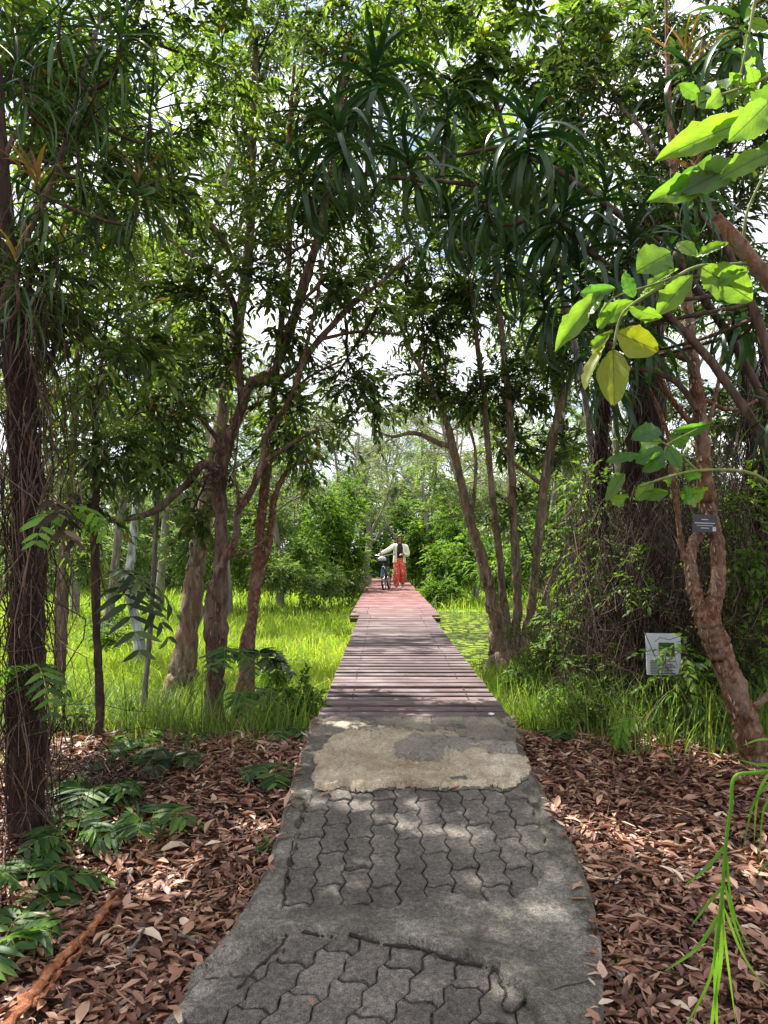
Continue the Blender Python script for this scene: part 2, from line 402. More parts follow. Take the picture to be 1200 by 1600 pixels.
def bark(name, dark, mid, light, zs=.22, scale=26, bstr=.9, bd=.012, patch=None, streak=None):
    m, t = newmat(name)
    v = coords(t, (1, 1, zs), 'Pos')
    n1 = noise(t, v, scale, 7, .65, .6)
    n2 = noise(t, coords(t, (1, 1, .55), 'Pos'), 7, 4, .6, .3)
    rp = ramp_node(t, [(.30, dark), (.52, mid), (.72, light)]); t.links.new(n1.outputs['Fac'], rp.inputs[0])
    c = rp.outputs[0]
    if patch:
        r2 = ramp_node(t, [(.50, (0, 0, 0)), (.60, (1, 1, 1))]); t.links.new(n2.outputs['Fac'], r2.inputs[0])
        c = mixc(t, r2.outputs[0], c, mixc(t, .5, patch, c))
    b = bsdf(t, c, .85, n1.outputs['Fac'], bstr, bd, spec=.25)
    out(t, b.outputs[0]); return m
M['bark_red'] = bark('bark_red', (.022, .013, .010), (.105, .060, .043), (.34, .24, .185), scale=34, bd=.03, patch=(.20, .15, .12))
M['bark_orange'] = bark('bark_orange', (.040, .018, .011), (.17, .078, .043), (.40, .25, .17), zs=.6, scale=34, bd=.03, patch=(.27, .21, .16))  # lighter, more orange tone than the other red bark
M['bark_pale'] = bark('bark_pale', (.045, .03, .022), (.16, .115, .08), (.42, .33, .25), scale=24, bd=.03, patch=(.22, .11, .065))
M['bark_grey'] = bark('bark_grey', (.05, .042, .036), (.14, .12, .10), (.30, .27, .24))
M['bark_dark'] = bark('bark_dark', (.012, .008, .007), (.040, .022, .017), (.095, .055, .04), scale=34)
M['bark_white'] = bark('bark_white', (.03, .03, .03), (.25, .25, .25), (.58, .58, .58), scale=9, zs=.5, bstr=.4)
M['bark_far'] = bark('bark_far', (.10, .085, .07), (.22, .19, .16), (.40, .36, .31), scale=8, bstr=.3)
M['twig'] = bark('twig', (.03, .018, .013), (.075, .048, .034), (.16, .11, .08), scale=40, bstr=.2, bd=.002)
M['stem_green'] = bark('stem_green', (.08, .12, .03), (.16, .20, .06), (.26, .26, .10), scale=40, bstr=.1, bd=.002)
M['rotten'] = bark('rotten', (.08, .028, .015), (.32, .115, .048), (.52, .29, .17), scale=32, zs=1, bstr=1, bd=.02)

def soil_mat():
    m, t = newmat('ground')
    p = coords(t, (1, 1, 1), 'Pos')
    g = t.nodes.new('ShaderNodeNewGeometry'); s = t.nodes.new('ShaderNodeSeparateXYZ'); t.links.new(g.outputs['Position'], s.inputs[0])
    n1 = noise(t, p, 3.0, 6); n2 = noise(t, p, 40, 5, .7); n3 = noise(t, p, .8, 4)
    soil = ramp_node(t, [(.3, (.028, .014, .010)), (.7, (.10, .055, .036))]); t.links.new(n2.outputs['Fac'], soil.inputs[0])
    grn = ramp_node(t, [(.25, (.05, .09, .012)), (.5, (.12, .21, .02)), (.8, (.24, .33, .04))]); t.links.new(n1.outputs['Fac'], grn.inputs[0])
    ad = t.nodes.new('ShaderNodeMath'); ad.operation = 'MULTIPLY_ADD'; ad.inputs[1].default_value = 1.6; t.links.new(n3.outputs['Fac'], ad.inputs[0]); t.links.new(s.outputs['Y'], ad.inputs[2])
    f = t.nodes.new('ShaderNodeMapRange'); f.inputs['From Min'].default_value = 5.7; f.inputs['From Max'].default_value = 6.8; t.links.new(ad.outputs[0], f.inputs['Value'])
    c = mixc(t, f.outputs[0], soil.outputs[0], grn.outputs[0])
    out(t, bsdf(t, c, .9, n2.outputs['Fac'], .8, .02, spec=.2).outputs[0]); return m
M['ground'] = soil_mat()
def water_mat():
    m, t = newmat('marsh_water'); p = coords(t, (1, 1, 1), 'Pos')
    n = noise(t, p, 9, 5); n2 = noise(t, p, 45, 3)
    rp = ramp_node(t, [(.40, (.02, .022, .012)), (.52, (.07, .09, .03)), (.66, (.22, .28, .09))]); t.links.new(n.outputs['Fac'], rp.inputs[0])
    out(t, bsdf(t, rp.outputs[0], .12, n2.outputs['Fac'], .08, .01).outputs[0]); return m
M['water'] = water_mat()
def concrete(name, a, b_, c_, rnd=0., dirt=(.05, .05, .045), sp=.75):
    m, t = newmat(name)
    p = coords(t, (1, 1, 1), 'Pos')
    n1 = noise(t, p, 2.6, 6, .62); n2 = noise(t, p, 55, 5, .75); n3 = noise(t, p, 9, 5, .7, .4); n4 = noise(t, p, 220, 2, .6)
    rp = ramp_node(t, [(.30, a), (.5, b_), (.70, c_)]); t.links.new(n1.outputs['Fac'], rp.inputs[0])
    c = rp.outputs[0]
    r3 = ramp_node(t, [(.44, (0, 0, 0)), (.62, (1, 1, 1))]); t.links.new(n3.outputs['Fac'], r3.inputs[0])
    c = mixc(t, mixc(t, .45, (0, 0, 0), r3.outputs[0]), c, dirt)
    r2 = ramp_node(t, [(.34, (.30, .30, .30)), (.52, (.95, .95, .95)), (.68, (1.75, 1.72, 1.65))]); t.links.new(n2.outputs['Fac'], r2.inputs[0])
    c = mixc(t, sp, c, mixc(t, 1., c, r2.outputs[0], 'MULTIPLY'))
    r4 = ramp_node(t, [(.38, (.55, .55, .55)), (.6, (1.25, 1.25, 1.25))]); t.links.new(n4.outputs['Fac'], r4.inputs[0])
    c = mixc(t, .7, c, mixc(t, 1., c, r4.outputs[0], 'MULTIPLY'))
    if rnd:
        oi = t.nodes.new('ShaderNodeObjectInfo'); rr = t.nodes.new('ShaderNodeMapRange'); rr.inputs['To Min'].default_value = 1 - rnd; rr.inputs['To Max'].default_value = 1 + rnd
        t.links.new(oi.outputs['Random'], rr.inputs['Value']); c = mixc(t, 1., c, rr.outputs[0], 'MULTIPLY')
    ad = t.nodes.new('ShaderNodeMath'); ad.operation = 'ADD'; t.links.new(n2.outputs['Fac'], ad.inputs[0]); t.links.new(n4.outputs['Fac'], ad.inputs[1])
    out(t, bsdf(t, c, .85, ad.outputs[0], .7, .004, spec=.3).outputs[0]); return m
M['concrete'] = concrete('concrete', (.070, .062, .052), (.155, .138, .116), (.30, .27, .23), 0, (.060, .055, .044))
M['paver'] = concrete('paver', (.095, .083, .074), (.135, .118, .104), (.19, .166, .146), .2, (.075, .066, .056))
M['mortar'] = concrete('mortar', (.30, .23, .15), (.50, .41, .29), (.68, .59, .45), 0, (.27, .18, .115), .35)
M['skim'] = concrete('skim', (.20, .175, .145), (.29, .255, .21), (.38, .34, .28), 0, (.17, .145, .12), .4)
M['worn'] = concrete('worn', (.14, .12, .095), (.27, .23, .18), (.44, .38, .29), 0, (.12, .10, .08), .4)
def wood_mat():
    m, t = newmat('plank_wood')
    tcx = t.nodes.new('ShaderNodeTexCoord')
    mpn = t.nodes.new('ShaderNodeMapping'); mpn.inputs['Scale'].default_value = (1.4, 26, 26); t.links.new(tcx.outputs['Object'], mpn.inputs[0])
    oi = t.nodes.new('ShaderNodeObjectInfo')
    cm = t.nodes.new('ShaderNodeVectorMath'); cm.operation = 'ADD'; t.links.new(mpn.outputs[0], cm.inputs[0]); 
    sc_ = t.nodes.new('ShaderNodeVectorMath'); sc_.operation = 'SCALE'; sc_.inputs[3].default_value = 0.7
    t.links.new(oi.outputs['Location'], sc_.inputs[0]); t.links.new(sc_.outputs[0], cm.inputs[1])
    n1 = noise(t, cm.outputs[0], 2.2, 6, .6, .5)
    g = t.nodes.new('ShaderNodeNewGeometry'); sp = t.nodes.new('ShaderNodeSeparateXYZ'); t.links.new(g.outputs['Position'], sp.inputs[0])
    rp = ramp_node(t, [(.3, (.050, .027, .027)), (.5, (.098, .058, .060)), (.7, (.17, .115, .117))]); t.links.new(n1.outputs['Fac'], rp.inputs[0])
    rp2 = ramp_node(t, [(.3, (.12, .030, .027)), (.5, (.19, .056, .050)), (.7, (.28, .11, .098))]); t.links.new(n1.outputs['Fac'], rp2.inputs[0])
    f = t.nodes.new('ShaderNodeMapRange'); f.inputs['From Min'].default_value = 11.5; f.inputs['From Max'].default_value = 18; t.links.new(sp.outputs['Y'], f.inputs['Value'])
    c = mixc(t, f.outputs[0], rp.outputs[0], rp2.outputs[0])
    rr = t.nodes.new('ShaderNodeMapRange'); rr.inputs['To Min'].default_value = .68; rr.inputs['To Max'].default_value = 1.3
    t.links.new(oi.outputs['Random'], rr.inputs['Value']); c = mixc(t, 1., c, rr.outputs[0], 'MULTIPLY')
    n5 = noise(t, coords(t, (1, 1, 1), 'Pos'), 3.2, 5); r5 = ramp_node(t, [(.48, (0, 0, 0)), (.66, (1, 1, 1))]); t.links.new(n5.outputs['Fac'], r5.inputs[0])
    c = mixc(t, mixc(t, .45, (0, 0, 0), r5.outputs[0]), c, (.27, .22, .22))
    ro = t.nodes.new('ShaderNodeMapRange'); ro.inputs['To Min'].default_value = .50; ro.inputs['To Max'].default_value = .78; t.links.new(n1.outputs['Fac'], ro.inputs['Value'])
    out(t, bsdf(t, c, ro.outputs[0], n1.outputs['Fac'], .5, .004, spec=.4).outputs[0]); return m
M['wood'] = wood_mat()
def plain(name, c, rough=.6, metal=0., spec=.5, var=.25, sc_=20):
    m, t = newmat(name)
    n = noise(t, coords(t, (1, 1, 1), 'Object'), sc_, 4)
    rp = ramp_node(t, [(.3, tuple(v * (1 - var) for v in c)), (.7, tuple(min(1, v * (1 + var)) for v in c))]); t.links.new(n.outputs['Fac'], rp.inputs[0])
    out(t, bsdf(t, rp.outputs[0], rough, n.outputs['Fac'], .15, .002, spec=spec, metal=metal).outputs[0]); return m
M['beam'] = plain('beam', (.045, .028, .024), .9)
M['nail'] = plain('nail', (.02, .016, .015), .6)
M['skin'] = plain('skin', (.50, .30, .21), .5, var=.06)
M['hair'] = plain('hair', (.07, .028, .018), .45, sc_=60)
M['cardigan'] = plain('cardigan', (.80, .79, .64), .85, var=.06, sc_=30)
M['black'] = plain('black_cloth', (.012, .012, .014), .7)
M['white'] = plain('white_paint', (.75, .75, .74), .5, var=.06)
M['blackpaint'] = plain('black_paint', (.015, .015, .017), .35)
M['rubber'] = plain('rubber', (.02, .02, .02), .8)
M['metal'] = plain('metal', (.55, .56, .58), .3, metal=.9)
M['bluepaint'] = plain('blue_paint', (.05, .12, .25), .4)
M['signwhite'] = plain('sign_white', (.45, .47, .49), .45, var=.12, sc_=9)
M['print'] = plain('print_grey', (.10, .10, .10), .6)
M['lightprint'] = plain('light_print', (.45, .47, .5), .6)
def trouser_mat():
    m, t = newmat('patterned_trousers')
    v = t.nodes.new('ShaderNodeTexVoronoi'); v.inputs['Scale'].default_value = 17
    t.links.new(coords(t, (1, 1, 1), 'Object'), v.inputs['Vector'])
    rp = ramp_node(t, [(.16, (.85, .72, .66)), (.30, (.82, .20, .14)), (.6, (.70, .09, .07))]); t.links.new(v.outputs['Distance'], rp.inputs[0])
    out(t, bsdf(t, rp.outputs[0], .8, spec=.2).outputs[0]); return m
M['trousers'] = trouser_mat()

# leaf instance meshes for individually placed leaves
def leaf_instances(mat, key, n=5):
    res = []
    for i in range(n):
        a = Acc(); V, Q, T = LEAF[1]; X = V.copy(); X[:, 2] *= (.5 + .35 * i)
        tn = .15 + .7 * i / (n - 1); a.add(X, Q, T, tint=tn); res.append(a.mesh('leaf_' + key, M[mat]))
    return res
LI = {k: leaf_instances(k, k) for k in ('leaf_mid', 'leaf_dark', 'leaf_top', 'litter')}

# ================================================================== SETTING
# ------------------------------------------------------------------ ground
def ground():
    xs = np.unique(np.concatenate([np.arange(-7, 7.01, .07), np.geomspace(7.3, 400, 40), -np.geomspace(7.3, 400, 40)]))
    ys = np.unique(np.concatenate([np.arange(-2, 14, .09), np.geomspace(14, 600, 70), -np.geomspace(2.2, 80, 14)]))
    X, Y = np.meshgrid(xs, ys); Z = gh(X, Y)
    # keep below the path slab
    xl, xr = edges(Y)
    under = (X > xl + .03) & (X < xr - .03) & (Y < 4.9) & (Y > -2.2)
    Z = np.where(under, Z - .15, Z)
    a = Acc(); nx = len(xs); ny = len(ys)
    i = np.arange(ny - 1)[:, None] * nx; j = np.arange(nx - 1)[None]
    a.add(np.stack([X, Y, Z], -1).reshape(-1, 3), Q=np.stack([i + j, i + j + 1, i + nx + j + 1, i + nx + j], -1).reshape(-1, 4))
    build('ground', a, M['ground'], kind='structure')
LE = [(497, 1113), (480, 1150), (465, 1185), (450, 1240), (437, 1290), (418, 1345), (392, 1400), (330, 1490), (230, 1600), (90, 1740)]
RE = [(795, 1113), (812, 1150), (830, 1195), (865, 1260), (905, 1330), (925, 1400), (937, 1450), (943, 1520), (943, 1600), (930, 1750)]
le = np.array([on_ramp(*p) for p in LE])[::-1]; re_ = np.array([on_ramp(*p) for p in RE])[::-1]
def edges(y):
    return np.interp(y, np.r_[-2.5, le[:, 1]], np.r_[-1.0, le[:, 0]]), np.interp(y, np.r_[-2.5, re_[:, 1]], np.r_[.45, re_[:, 0]])
ground()

def polydist(px, py, poly):
    """signed pixel distance to polygon, positive inside"""
    poly = np.asarray(poly, float); d = np.full(px.shape, 1e9); ins = np.zeros(px.shape, bool)
    for k in range(len(poly)):
        a = poly[k]; b = poly[(k + 1) % len(poly)]; ab = b - a
        t = np.clip(((px - a[0]) * ab[0] + (py - a[1]) * ab[1]) / (ab @ ab), 0, 1)
        d = np.minimum(d, np.hypot(px - a[0] - t * ab[0], py - a[1] - t * ab[1]))
        c = (a[1] > py) != (b[1] > py)
        with np.errstate(divide='ignore', invalid='ignore'):
            ins ^= c & (px < (b[0] - a[0]) * (py - a[1]) / (b[1] - a[1] + 1e-12) + a[0])
    return np.where(ins, d, -d)
Z1 = [(487, 1238), (540, 1224), (700, 1226), (826, 1222), (845, 1255), (862, 1300), (852, 1345), (835, 1385), (770, 1408), (700, 1402), (600, 1416), (520, 1420), (440, 1430), (446, 1370), (462, 1300)]
Z2 = [(405, 1478), (440, 1462), (470, 1452), (520, 1462), (560, 1462), (600, 1476), (665, 1480), (715, 1500), (772, 1512), (790, 1540), (822, 1552), (838, 1590), (835, 1660), (820, 1790), (0, 1900), (180, 1640), (290, 1530), (350, 1490)]
MO = [(513, 1160), (494, 1190), (488, 1213), (490, 1233), (515, 1236), (535, 1229), (560, 1235), (600, 1232), (640, 1228), (700, 1232), (760, 1228), (790, 1233), (815, 1222), (829, 1212), (825, 1196), (800, 1186), (768, 1184), (752, 1163), (700, 1150), (600, 1146), (545, 1150)]
SK = [(617, 1172), (640, 1160), (690, 1152), (740, 1158), (800, 1165), (812, 1180), (770, 1184), (735, 1178), (722, 1186), (700, 1183), (690, 1196), (680, 1202), (665, 1192), (640, 1196), (620, 1190)]
ws = lambda x, y, a, s: a * (fbm(x, y, s, 4) - .47) * 2
def slab_h(X, Y):
    u, v = project(X, Y, ramp(Y))
    wob = ws(X, Y, 14, 11) + ws(X, Y, 5, 42)
    d1 = polydist(u, v, Z1) + wob; d2 = polydist(u, v, Z2) + wob
    h = 0.0035 + 0.003 * (fbm(X, Y, 14, 4) - .5) + .004 * (fbm(X, Y, 3, 3) - .5)
    lip = ss(-60, -2, d2) * .020
    h = h + lip * (1 - ss(-.8, .8, d2))
    h = h * (1 - ss(-1.5, 1.5, d1)) + -.019 * ss(-1.5, 1.5, d1)
    h = h * (1 - ss(-.8, .8, d2)) + -.022 * ss(-.8, .8, d2)
    return h
def path():
    ys = np.r_[-2.5, -1.5, -.5, .3, 1.0, np.arange(1.4, 1.95, .04), np.arange(1.95, 2.9, .0055), np.arange(2.9, 4.855, .0085), 4.855]
    ns = 230; s = np.linspace(0, 1, ns)
    Y = np.repeat(ys[:, None], ns, 1); xl, xr = edges(ys)
    edge_w = .014 * (fbm(ys, ys * 0, 9, 4) - .5)
    X = (xl + edge_w)[:, None] * (1 - s) + (xr + .012 * (fbm(ys, ys * 0 + 5, 9, 4) - .5))[:, None] * s
    H = slab_h(X, Y)
    ed = np.minimum(s, 1 - s)[None] * (xr - xl)[:, None]
    H = H - .02 * (1 - ss(0, .03, ed)) * (.5 + vnoise(X, Y, 20))
    Z = ramp(Y) + H
    a = Acc(); ny = len(ys)
    V = np.stack([X, Y, Z], -1)
    # skirt
    L_ = V[:, :1].copy(); L_[..., 2] -= .35; R_ = V[:, -1:].copy(); R_[..., 2] -= .35
    V = np.concatenate([L_, V, R_], 1); n = ns + 2
    i = np.arange(ny - 1)[:, None] * n; j = np.arange(n - 1)[None]
    Q = np.stack([i + j, i + j + 1, i + n + j + 1, i + n + j], -1).reshape(-1, 4)
    a.add(V.reshape(-1, 3), Q=Q)
    b = V[-1].copy(); b2 = b.copy(); b2[:, 2] -= .5
    k = np.arange(n - 1); a.add(np.vstack([b, b2]), Q=np.stack([k, k + 1, n + k + 1, n + k], -1))
    o = build('path', a, M['concrete'], kind='structure')
    return o
path_o = path()
def patch(name, poly, mat, hgt, base=.002):
    pts = np.array([on_ramp(*p) for p in poly]); mn = pts.min(0) - .03; mxx = pts.max(0) + .03
    xs = np.arange(mn[0], mxx[0], .0075); ys = np.arange(mn[1], min(mxx[1], 4.84), .0075)
    X, Y = np.meshgrid(xs, ys); u, v = project(X, Y, ramp(Y))
    d = polydist(u, v, poly) + ws(X, Y, 9, 13) + ws(X, Y, 4, 50)
    # broken holes
    hole = ss(.66, .70, fbm(X * .6, Y * 1.6, 9, 3) + .05)
    crack = np.minimum(np.abs(fbm(X * 1.2, Y, 4.5, 3) - .44), np.abs(fbm(X * 1.5 + 9, Y * .7, 5.5, 3) - .42))
    h = hgt * ss(-1, 1.6, d) * (.40 + 1.1 * fbm(X, Y, 4, 3)) - hgt * .25 * (1 - ss(.003, .010, crack)) * ss(1, 4, d) - hgt * .75 * hole * ss(2, 5, d) + .005 * (fbm(X, Y * .5, 14, 4) - .5) - .004 * (fbm(X * 3, Y * .4, 9, 3) > .56)
    Z = ramp(Y) + base + h - .03 * (1 - ss(-2.5, -.5, d))
    a = Acc(); nx = len(xs); keep = (d > -3)
    i = np.arange(len(ys) - 1)[:, None] * nx; j = np.arange(nx - 1)[None]
    Q = np.stack([i + j, i + j + 1, i + nx + j + 1, i + nx + j], -1).reshape(-1, 4)
    Q = Q[keep.ravel()[Q].all(1)]
    used = np.unique(Q); mp_ = np.full(X.size, -1); mp_[used] = np.arange(len(used))
    a.add(np.stack([X, Y, Z], -1).reshape(-1, 3)[used], Q=mp_[Q])
    o = build(name, a, M[mat], path_o); o['kind'] = 'structure'
    return o
po = patch('mortar_patch', MO, 'mortar', .034); po['label'] = 'broken sandy mortar layer across the path'
po = patch('cement_skim', SK, 'skim', .040); po['label'] = 'grey cement smear on the sandy mortar'
po = patch('cement_skim', [(478, 1150), (498, 1118), (560, 1119), (660, 1117), (790, 1117), (815, 1150), (800, 1168), (700, 1150), (560, 1150)], 'worn', .006)
po['label'] = 'worn grey strip beside the first plank'

# pavers
def tri(t): return 2 * np.abs(2 * (t - np.floor(t + .5))) - 1
def paver_mesh(Lp, Wp, wear):
    A, B = Wp * .10, Wp * .11
    g = .0033
    def warp(p):
        x, y = p[:, 0], p[:, 1]
        return np.stack([x + A * tri(y / (Lp / 2) + .25), y + B * (1.3 * tri(x / Wp + .3))], -1)
    hx, hy = Wp / 2, Lp / 2 - .0022
    e = []
    for (x0, y0, x1, y1, n) in ((-hx, -hy, hx, -hy, 4), (hx, -hy, hx, hy, 8), (hx, hy, -hx, hy, 4), (-hx, hy, -hx, -hy, 8)):
        for t in np.arange(n) / n: e.append((x0 + (x1 - x0) * t, y0 + (y1 - y0) * t))
    e = warp(np.array(e)); n = len(e)
    def shrink(p, s):
        d = np.roll(p, -1, 0) - np.roll(p, 1, 0); nr = norm(np.stack([-d[:, 1], d[:, 0]], -1)); return p + nr * s
    r0 = shrink(e, g); r1 = shrink(e, g + .004)
    wob = np.random.default_rng(int(wear * 99)).normal(size=(n, 2)) * .0012
    r0 = r0 + wob; r1 = r1 + wob
    V = np.vstack([np.c_[r0, np.full(n, -.03)], np.c_[r0, np.full(n, -.004)], np.c_[r1, np.zeros(n)], [[0, 0, .0006]]])
    k = np.arange(n); k2 = (k + 1) % n
    a = Acc()
    a.add(V, Q=np.vstack([np.stack([k, k2, n + k2, n + k], -1), np.stack([n + k, n + k2, 2 * n + k2, 2 * n + k], -1)]),
          T=np.stack([2 * n + k, 2 * n + k2, np.full(n, 3 * n)], -1))
    return a.mesh('paver', M['paver'], smooth=False)
def lay(poly, org, ang, Lp, Wp, margin, dz):
    ms = [paver_mesh(Lp, Wp, w_) for w_ in (.1, .4, .7)]
    ca, sa = math.cos(ang), math.sin(ang); cnt = 0
    for i in range(-14, 15):
        for j in range(-9, 10):
            lx = i * Wp; ly = j * Lp + (Lp / 2 if i % 2 else 0)
            x = org[0] + lx * ca - ly * sa; y = org[1] + lx * sa + ly * ca
            if y < 1.15 or y > 4.2: continue
            u, v = project(x, y, ramp(y))
            xl_, xr_ = edges(y)
            if not (xl_ + .06 < x < xr_ - .07): continue
            if polydist(np.array([u]), np.array([v]), poly)[0] < margin: continue
            Mx = Matrix.Translation((x, y, float(ramp(y)) + dz + random.uniform(-.003, .003))) @ Matrix.Rotation(math.atan(.115) + random.gauss(0, .014), 4, 'X') @ Matrix.Rotation(random.gauss(0, .014), 4, 'Y') @ Matrix.Rotation(ang + random.gauss(0, .006), 4, 'Z')
            inst('paver', ms[random.randrange(3)], Mx, path_o); cnt += 1
    return cnt
print('pavers', lay(Z1, (-.215, 2.80), 0, .245, .108, -22, .001), lay(Z2, (-.02, 2.0), -R(23), .225, .1125, -26, -.004))

M['crack_shade'] = plain('crack_shade', (.022, .018, .014), .95, var=.5, sc_=90)  # dark strips laid on the path stand in for shade inside its cracks
def crack_shade_line(label, pts, r_, seed):
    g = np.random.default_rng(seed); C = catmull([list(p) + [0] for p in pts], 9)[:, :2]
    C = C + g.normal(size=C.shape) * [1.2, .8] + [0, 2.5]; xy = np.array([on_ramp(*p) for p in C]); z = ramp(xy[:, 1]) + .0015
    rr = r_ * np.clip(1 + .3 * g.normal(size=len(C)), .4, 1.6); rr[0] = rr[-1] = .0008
    a = Acc(); tubes(a, np.c_[xy, z][None], rr[None], 7, rough=.3, flat=1.0); o = build('crack_shade_strip', a, M['crack_shade'], path_o); o['kind'] = 'structure'; o['label'] = label
crack_shade_line('dark strip painted as crack shade along the front of the upper concrete band', [(470, 1454), (520, 1462), (545, 1458), (590, 1472), (640, 1478), (668, 1484), (715, 1500), (772, 1512), (782, 1536)], .0055, 1)
crack_shade_line('dark strip painted as crack shade between left path edge and pavers', [(487, 1240), (480, 1262), (463, 1300), (452, 1345), (446, 1385), (440, 1432), (446, 1462), (425, 1490), (400, 1512), (370, 1545)], .0035, 2)
crack_shade_line('dark strip painted as shade under the sandy mortar', [(492, 1236), (530, 1231), (560, 1237), (600, 1234), (640, 1231), (690, 1235), (750, 1231), (790, 1235), (826, 1214)], .0040, 3)
crack_shade_line('dark strip painted as crack shade between the right pavers and concrete', [(782, 1536), (790, 1545), (785, 1570), (800, 1580), (822, 1560), (835, 1568)], .0028, 4)
# ------------------------------------------------------------------ boardwalk
bw = empty('boardwalk', (.195, 4.87, .55), 'long raised boardwalk of reddish grey planks crossing the marsh beyond the concrete path', 'boardwalk')
def box_mesh(name, sx, sy, sz, mat, bev=.006, jit=0, seed=0):
    g = np.random.default_rng(seed)
    x, y, z = sx / 2, sy / 2, sz
    b = bev
    xs = np.array([-x, -x + b, x - b, x]); V = []
    prof = [(-y, -z), (-y, -b), (-y + b, 0), (y - b, 0), (y, -b), (y, -z)]
    for xx in (-x, x):
        for p in prof: V.append((xx, p[0] + g.normal() * jit, p[1] + g.normal() * jit * .6))
    V = np.array(V); n = 6
    Q = [(i, i + 1, n + i + 1, n + i) for i in range(5)] + [(5, 0, n, n + 5)]
    Q = [(q[3], q[2], q[1], q[0]) for q in Q]
    a = Acc(); a.add(V, Q=Q + [(0, 1, 2, 3), (0, 3, 4, 5), (n + 3, n + 2, n + 1, n), (n + 5, n + 4, n + 3, n)])
    return a.mesh(name, mat, smooth=False)
pl_n = [box_mesh('plank', 1.25, .108, .040, M['wood'], .005, .0018, s) for s in range(6)]
pl_w = [box_mesh('plank', 1.57, .128, .035, M['wood'], .005, .0018, 10 + s) for s in range(6)]
y = 4.935; k = 0
nails = []
while y < 34.2:
    wide = y > 12.85
    Mx = Matrix.Translation((random.gauss(0, .004), y - 4.87, random.gauss(0, .0025))) @ Euler((random.gauss(0, .014), random.gauss(0, .0015), random.gauss(0, .0022))).to_matrix().to_4x4()
    inst('plank', (pl_w if wide else pl_n)[k % 6], Mx, bw)
    for sx in ((-.43, .43) if not wide else (-.5, .5)):
        for dy in (-.03, .035):
            if y < 15: nails.append((.195 + sx + random.gauss(0, .006), y + dy, .5515))
    pitch = .182 if y < 9.5 else .166 if not wide else .158
    y += pitch; k += 1
aN = Acc()
for (x, yy, z) in nails:
    th = np.arange(6) * math.pi / 3
    V = np.vstack([np.c_[x + .0065 * np.cos(th), yy + .0065 * np.sin(th), np.full(6, z - .004)], np.c_[x + .006 * np.cos(th), yy + .006 * np.sin(th), np.full(6, z + .001)]])
    kk = np.arange(6); k2 = (kk + 1) % 6
    aN.add(V, Q=np.vstack([np.stack([kk, k2, 6 + k2, 6 + kk], -1), [[6, 7, 8, 9], [6, 9, 10, 11]]]))
build('nail_heads', aN, M['nail'], bw, smooth=False, kind='stuff')
def add_box(a, c, s):
    c = np.array(c); s = np.array(s) / 2
    V = np.array([(x, y, z) for x in (-1, 1) for y in (-1, 1) for z in (-1, 1)]) * s + c
    a.add(V, Q=[(0, 1, 3, 2), (4, 6, 7, 5), (0, 4, 5, 1), (2, 3, 7, 6), (0, 2, 6, 4), (1, 5, 7, 3)])
for sx, y0, y1 in ((-.43, 4.9, 12.9), (.43, 4.9, 12.9), (-.5, 12.85, 34.2), (.5, 12.85, 34.2)):
    a = Acc(); add_box(a, (.195 + sx, (y0 + y1) / 2, .55 - .037 - .07), (.06, y1 - y0, .13)); build('beam', a, M['beam'], bw, False)
a = Acc(); add_box(a, (.195, 12.79, .478), (1.56, .07, .07)); build('crossbeam', a, M['beam'], bw, False)
for yy in np.arange(5.1, 34, 2.45):
    hw = .43 if yy < 12.8 else .5
    a = Acc(); add_box(a, (.195, yy, .55 - .17 - .06), (hw * 2 + .2, .09, .11)); build('crossbeam', a, M['beam'], bw, False)
    for sx in (-hw, hw):
        a = Acc(); add_box(a, (.195 + sx, yy, .05), (.1, .1, .44)); build('post', a, M['beam'], bw, False)

# ------------------------------------------------------------------ marsh water and lily pads
a = Acc(); xs = np.linspace(.95, 7, 12); ys = np.linspace(9.4, 21.5, 14); X, Y = np.meshgrid(xs, ys)
i = np.arange(13)[:, None] * 12; j = np.arange(11)[None]
a.add(np.stack([X, Y, X * 0 + .045], -1).reshape(-1, 3), Q=np.stack([i + j, i + j + 1, i + 13 - 1 + j + 1, i + 12 + j], -1).reshape(-1, 4))
build('marsh_water', a, M['water'], kind='structure')
a = Acc(); th = np.linspace(.25, 2 * math.pi - .25, 9)
for q in range(700):
    x = random.uniform(.98, 5.5); yy = random.uniform(9.8, 19.5); r_ = random.uniform(.03, .10); z = .05 + random.random() * .012; ph = random.random() * 6.28
    if vnoise(x, yy, 1.3) < .33: continue
    V = np.vstack([[x, yy, z]] + [[x + r_ * math.cos(t + ph), yy + r_ * math.sin(t + ph), z + random.random() * .012] for t in th])
    a.add(V, T=[(0, k_, k_ + 1) for k_ in range(1, 9)], tint=random.uniform(.2, .9))
build('lily_pads', a, M['grass'], kind='stuff')

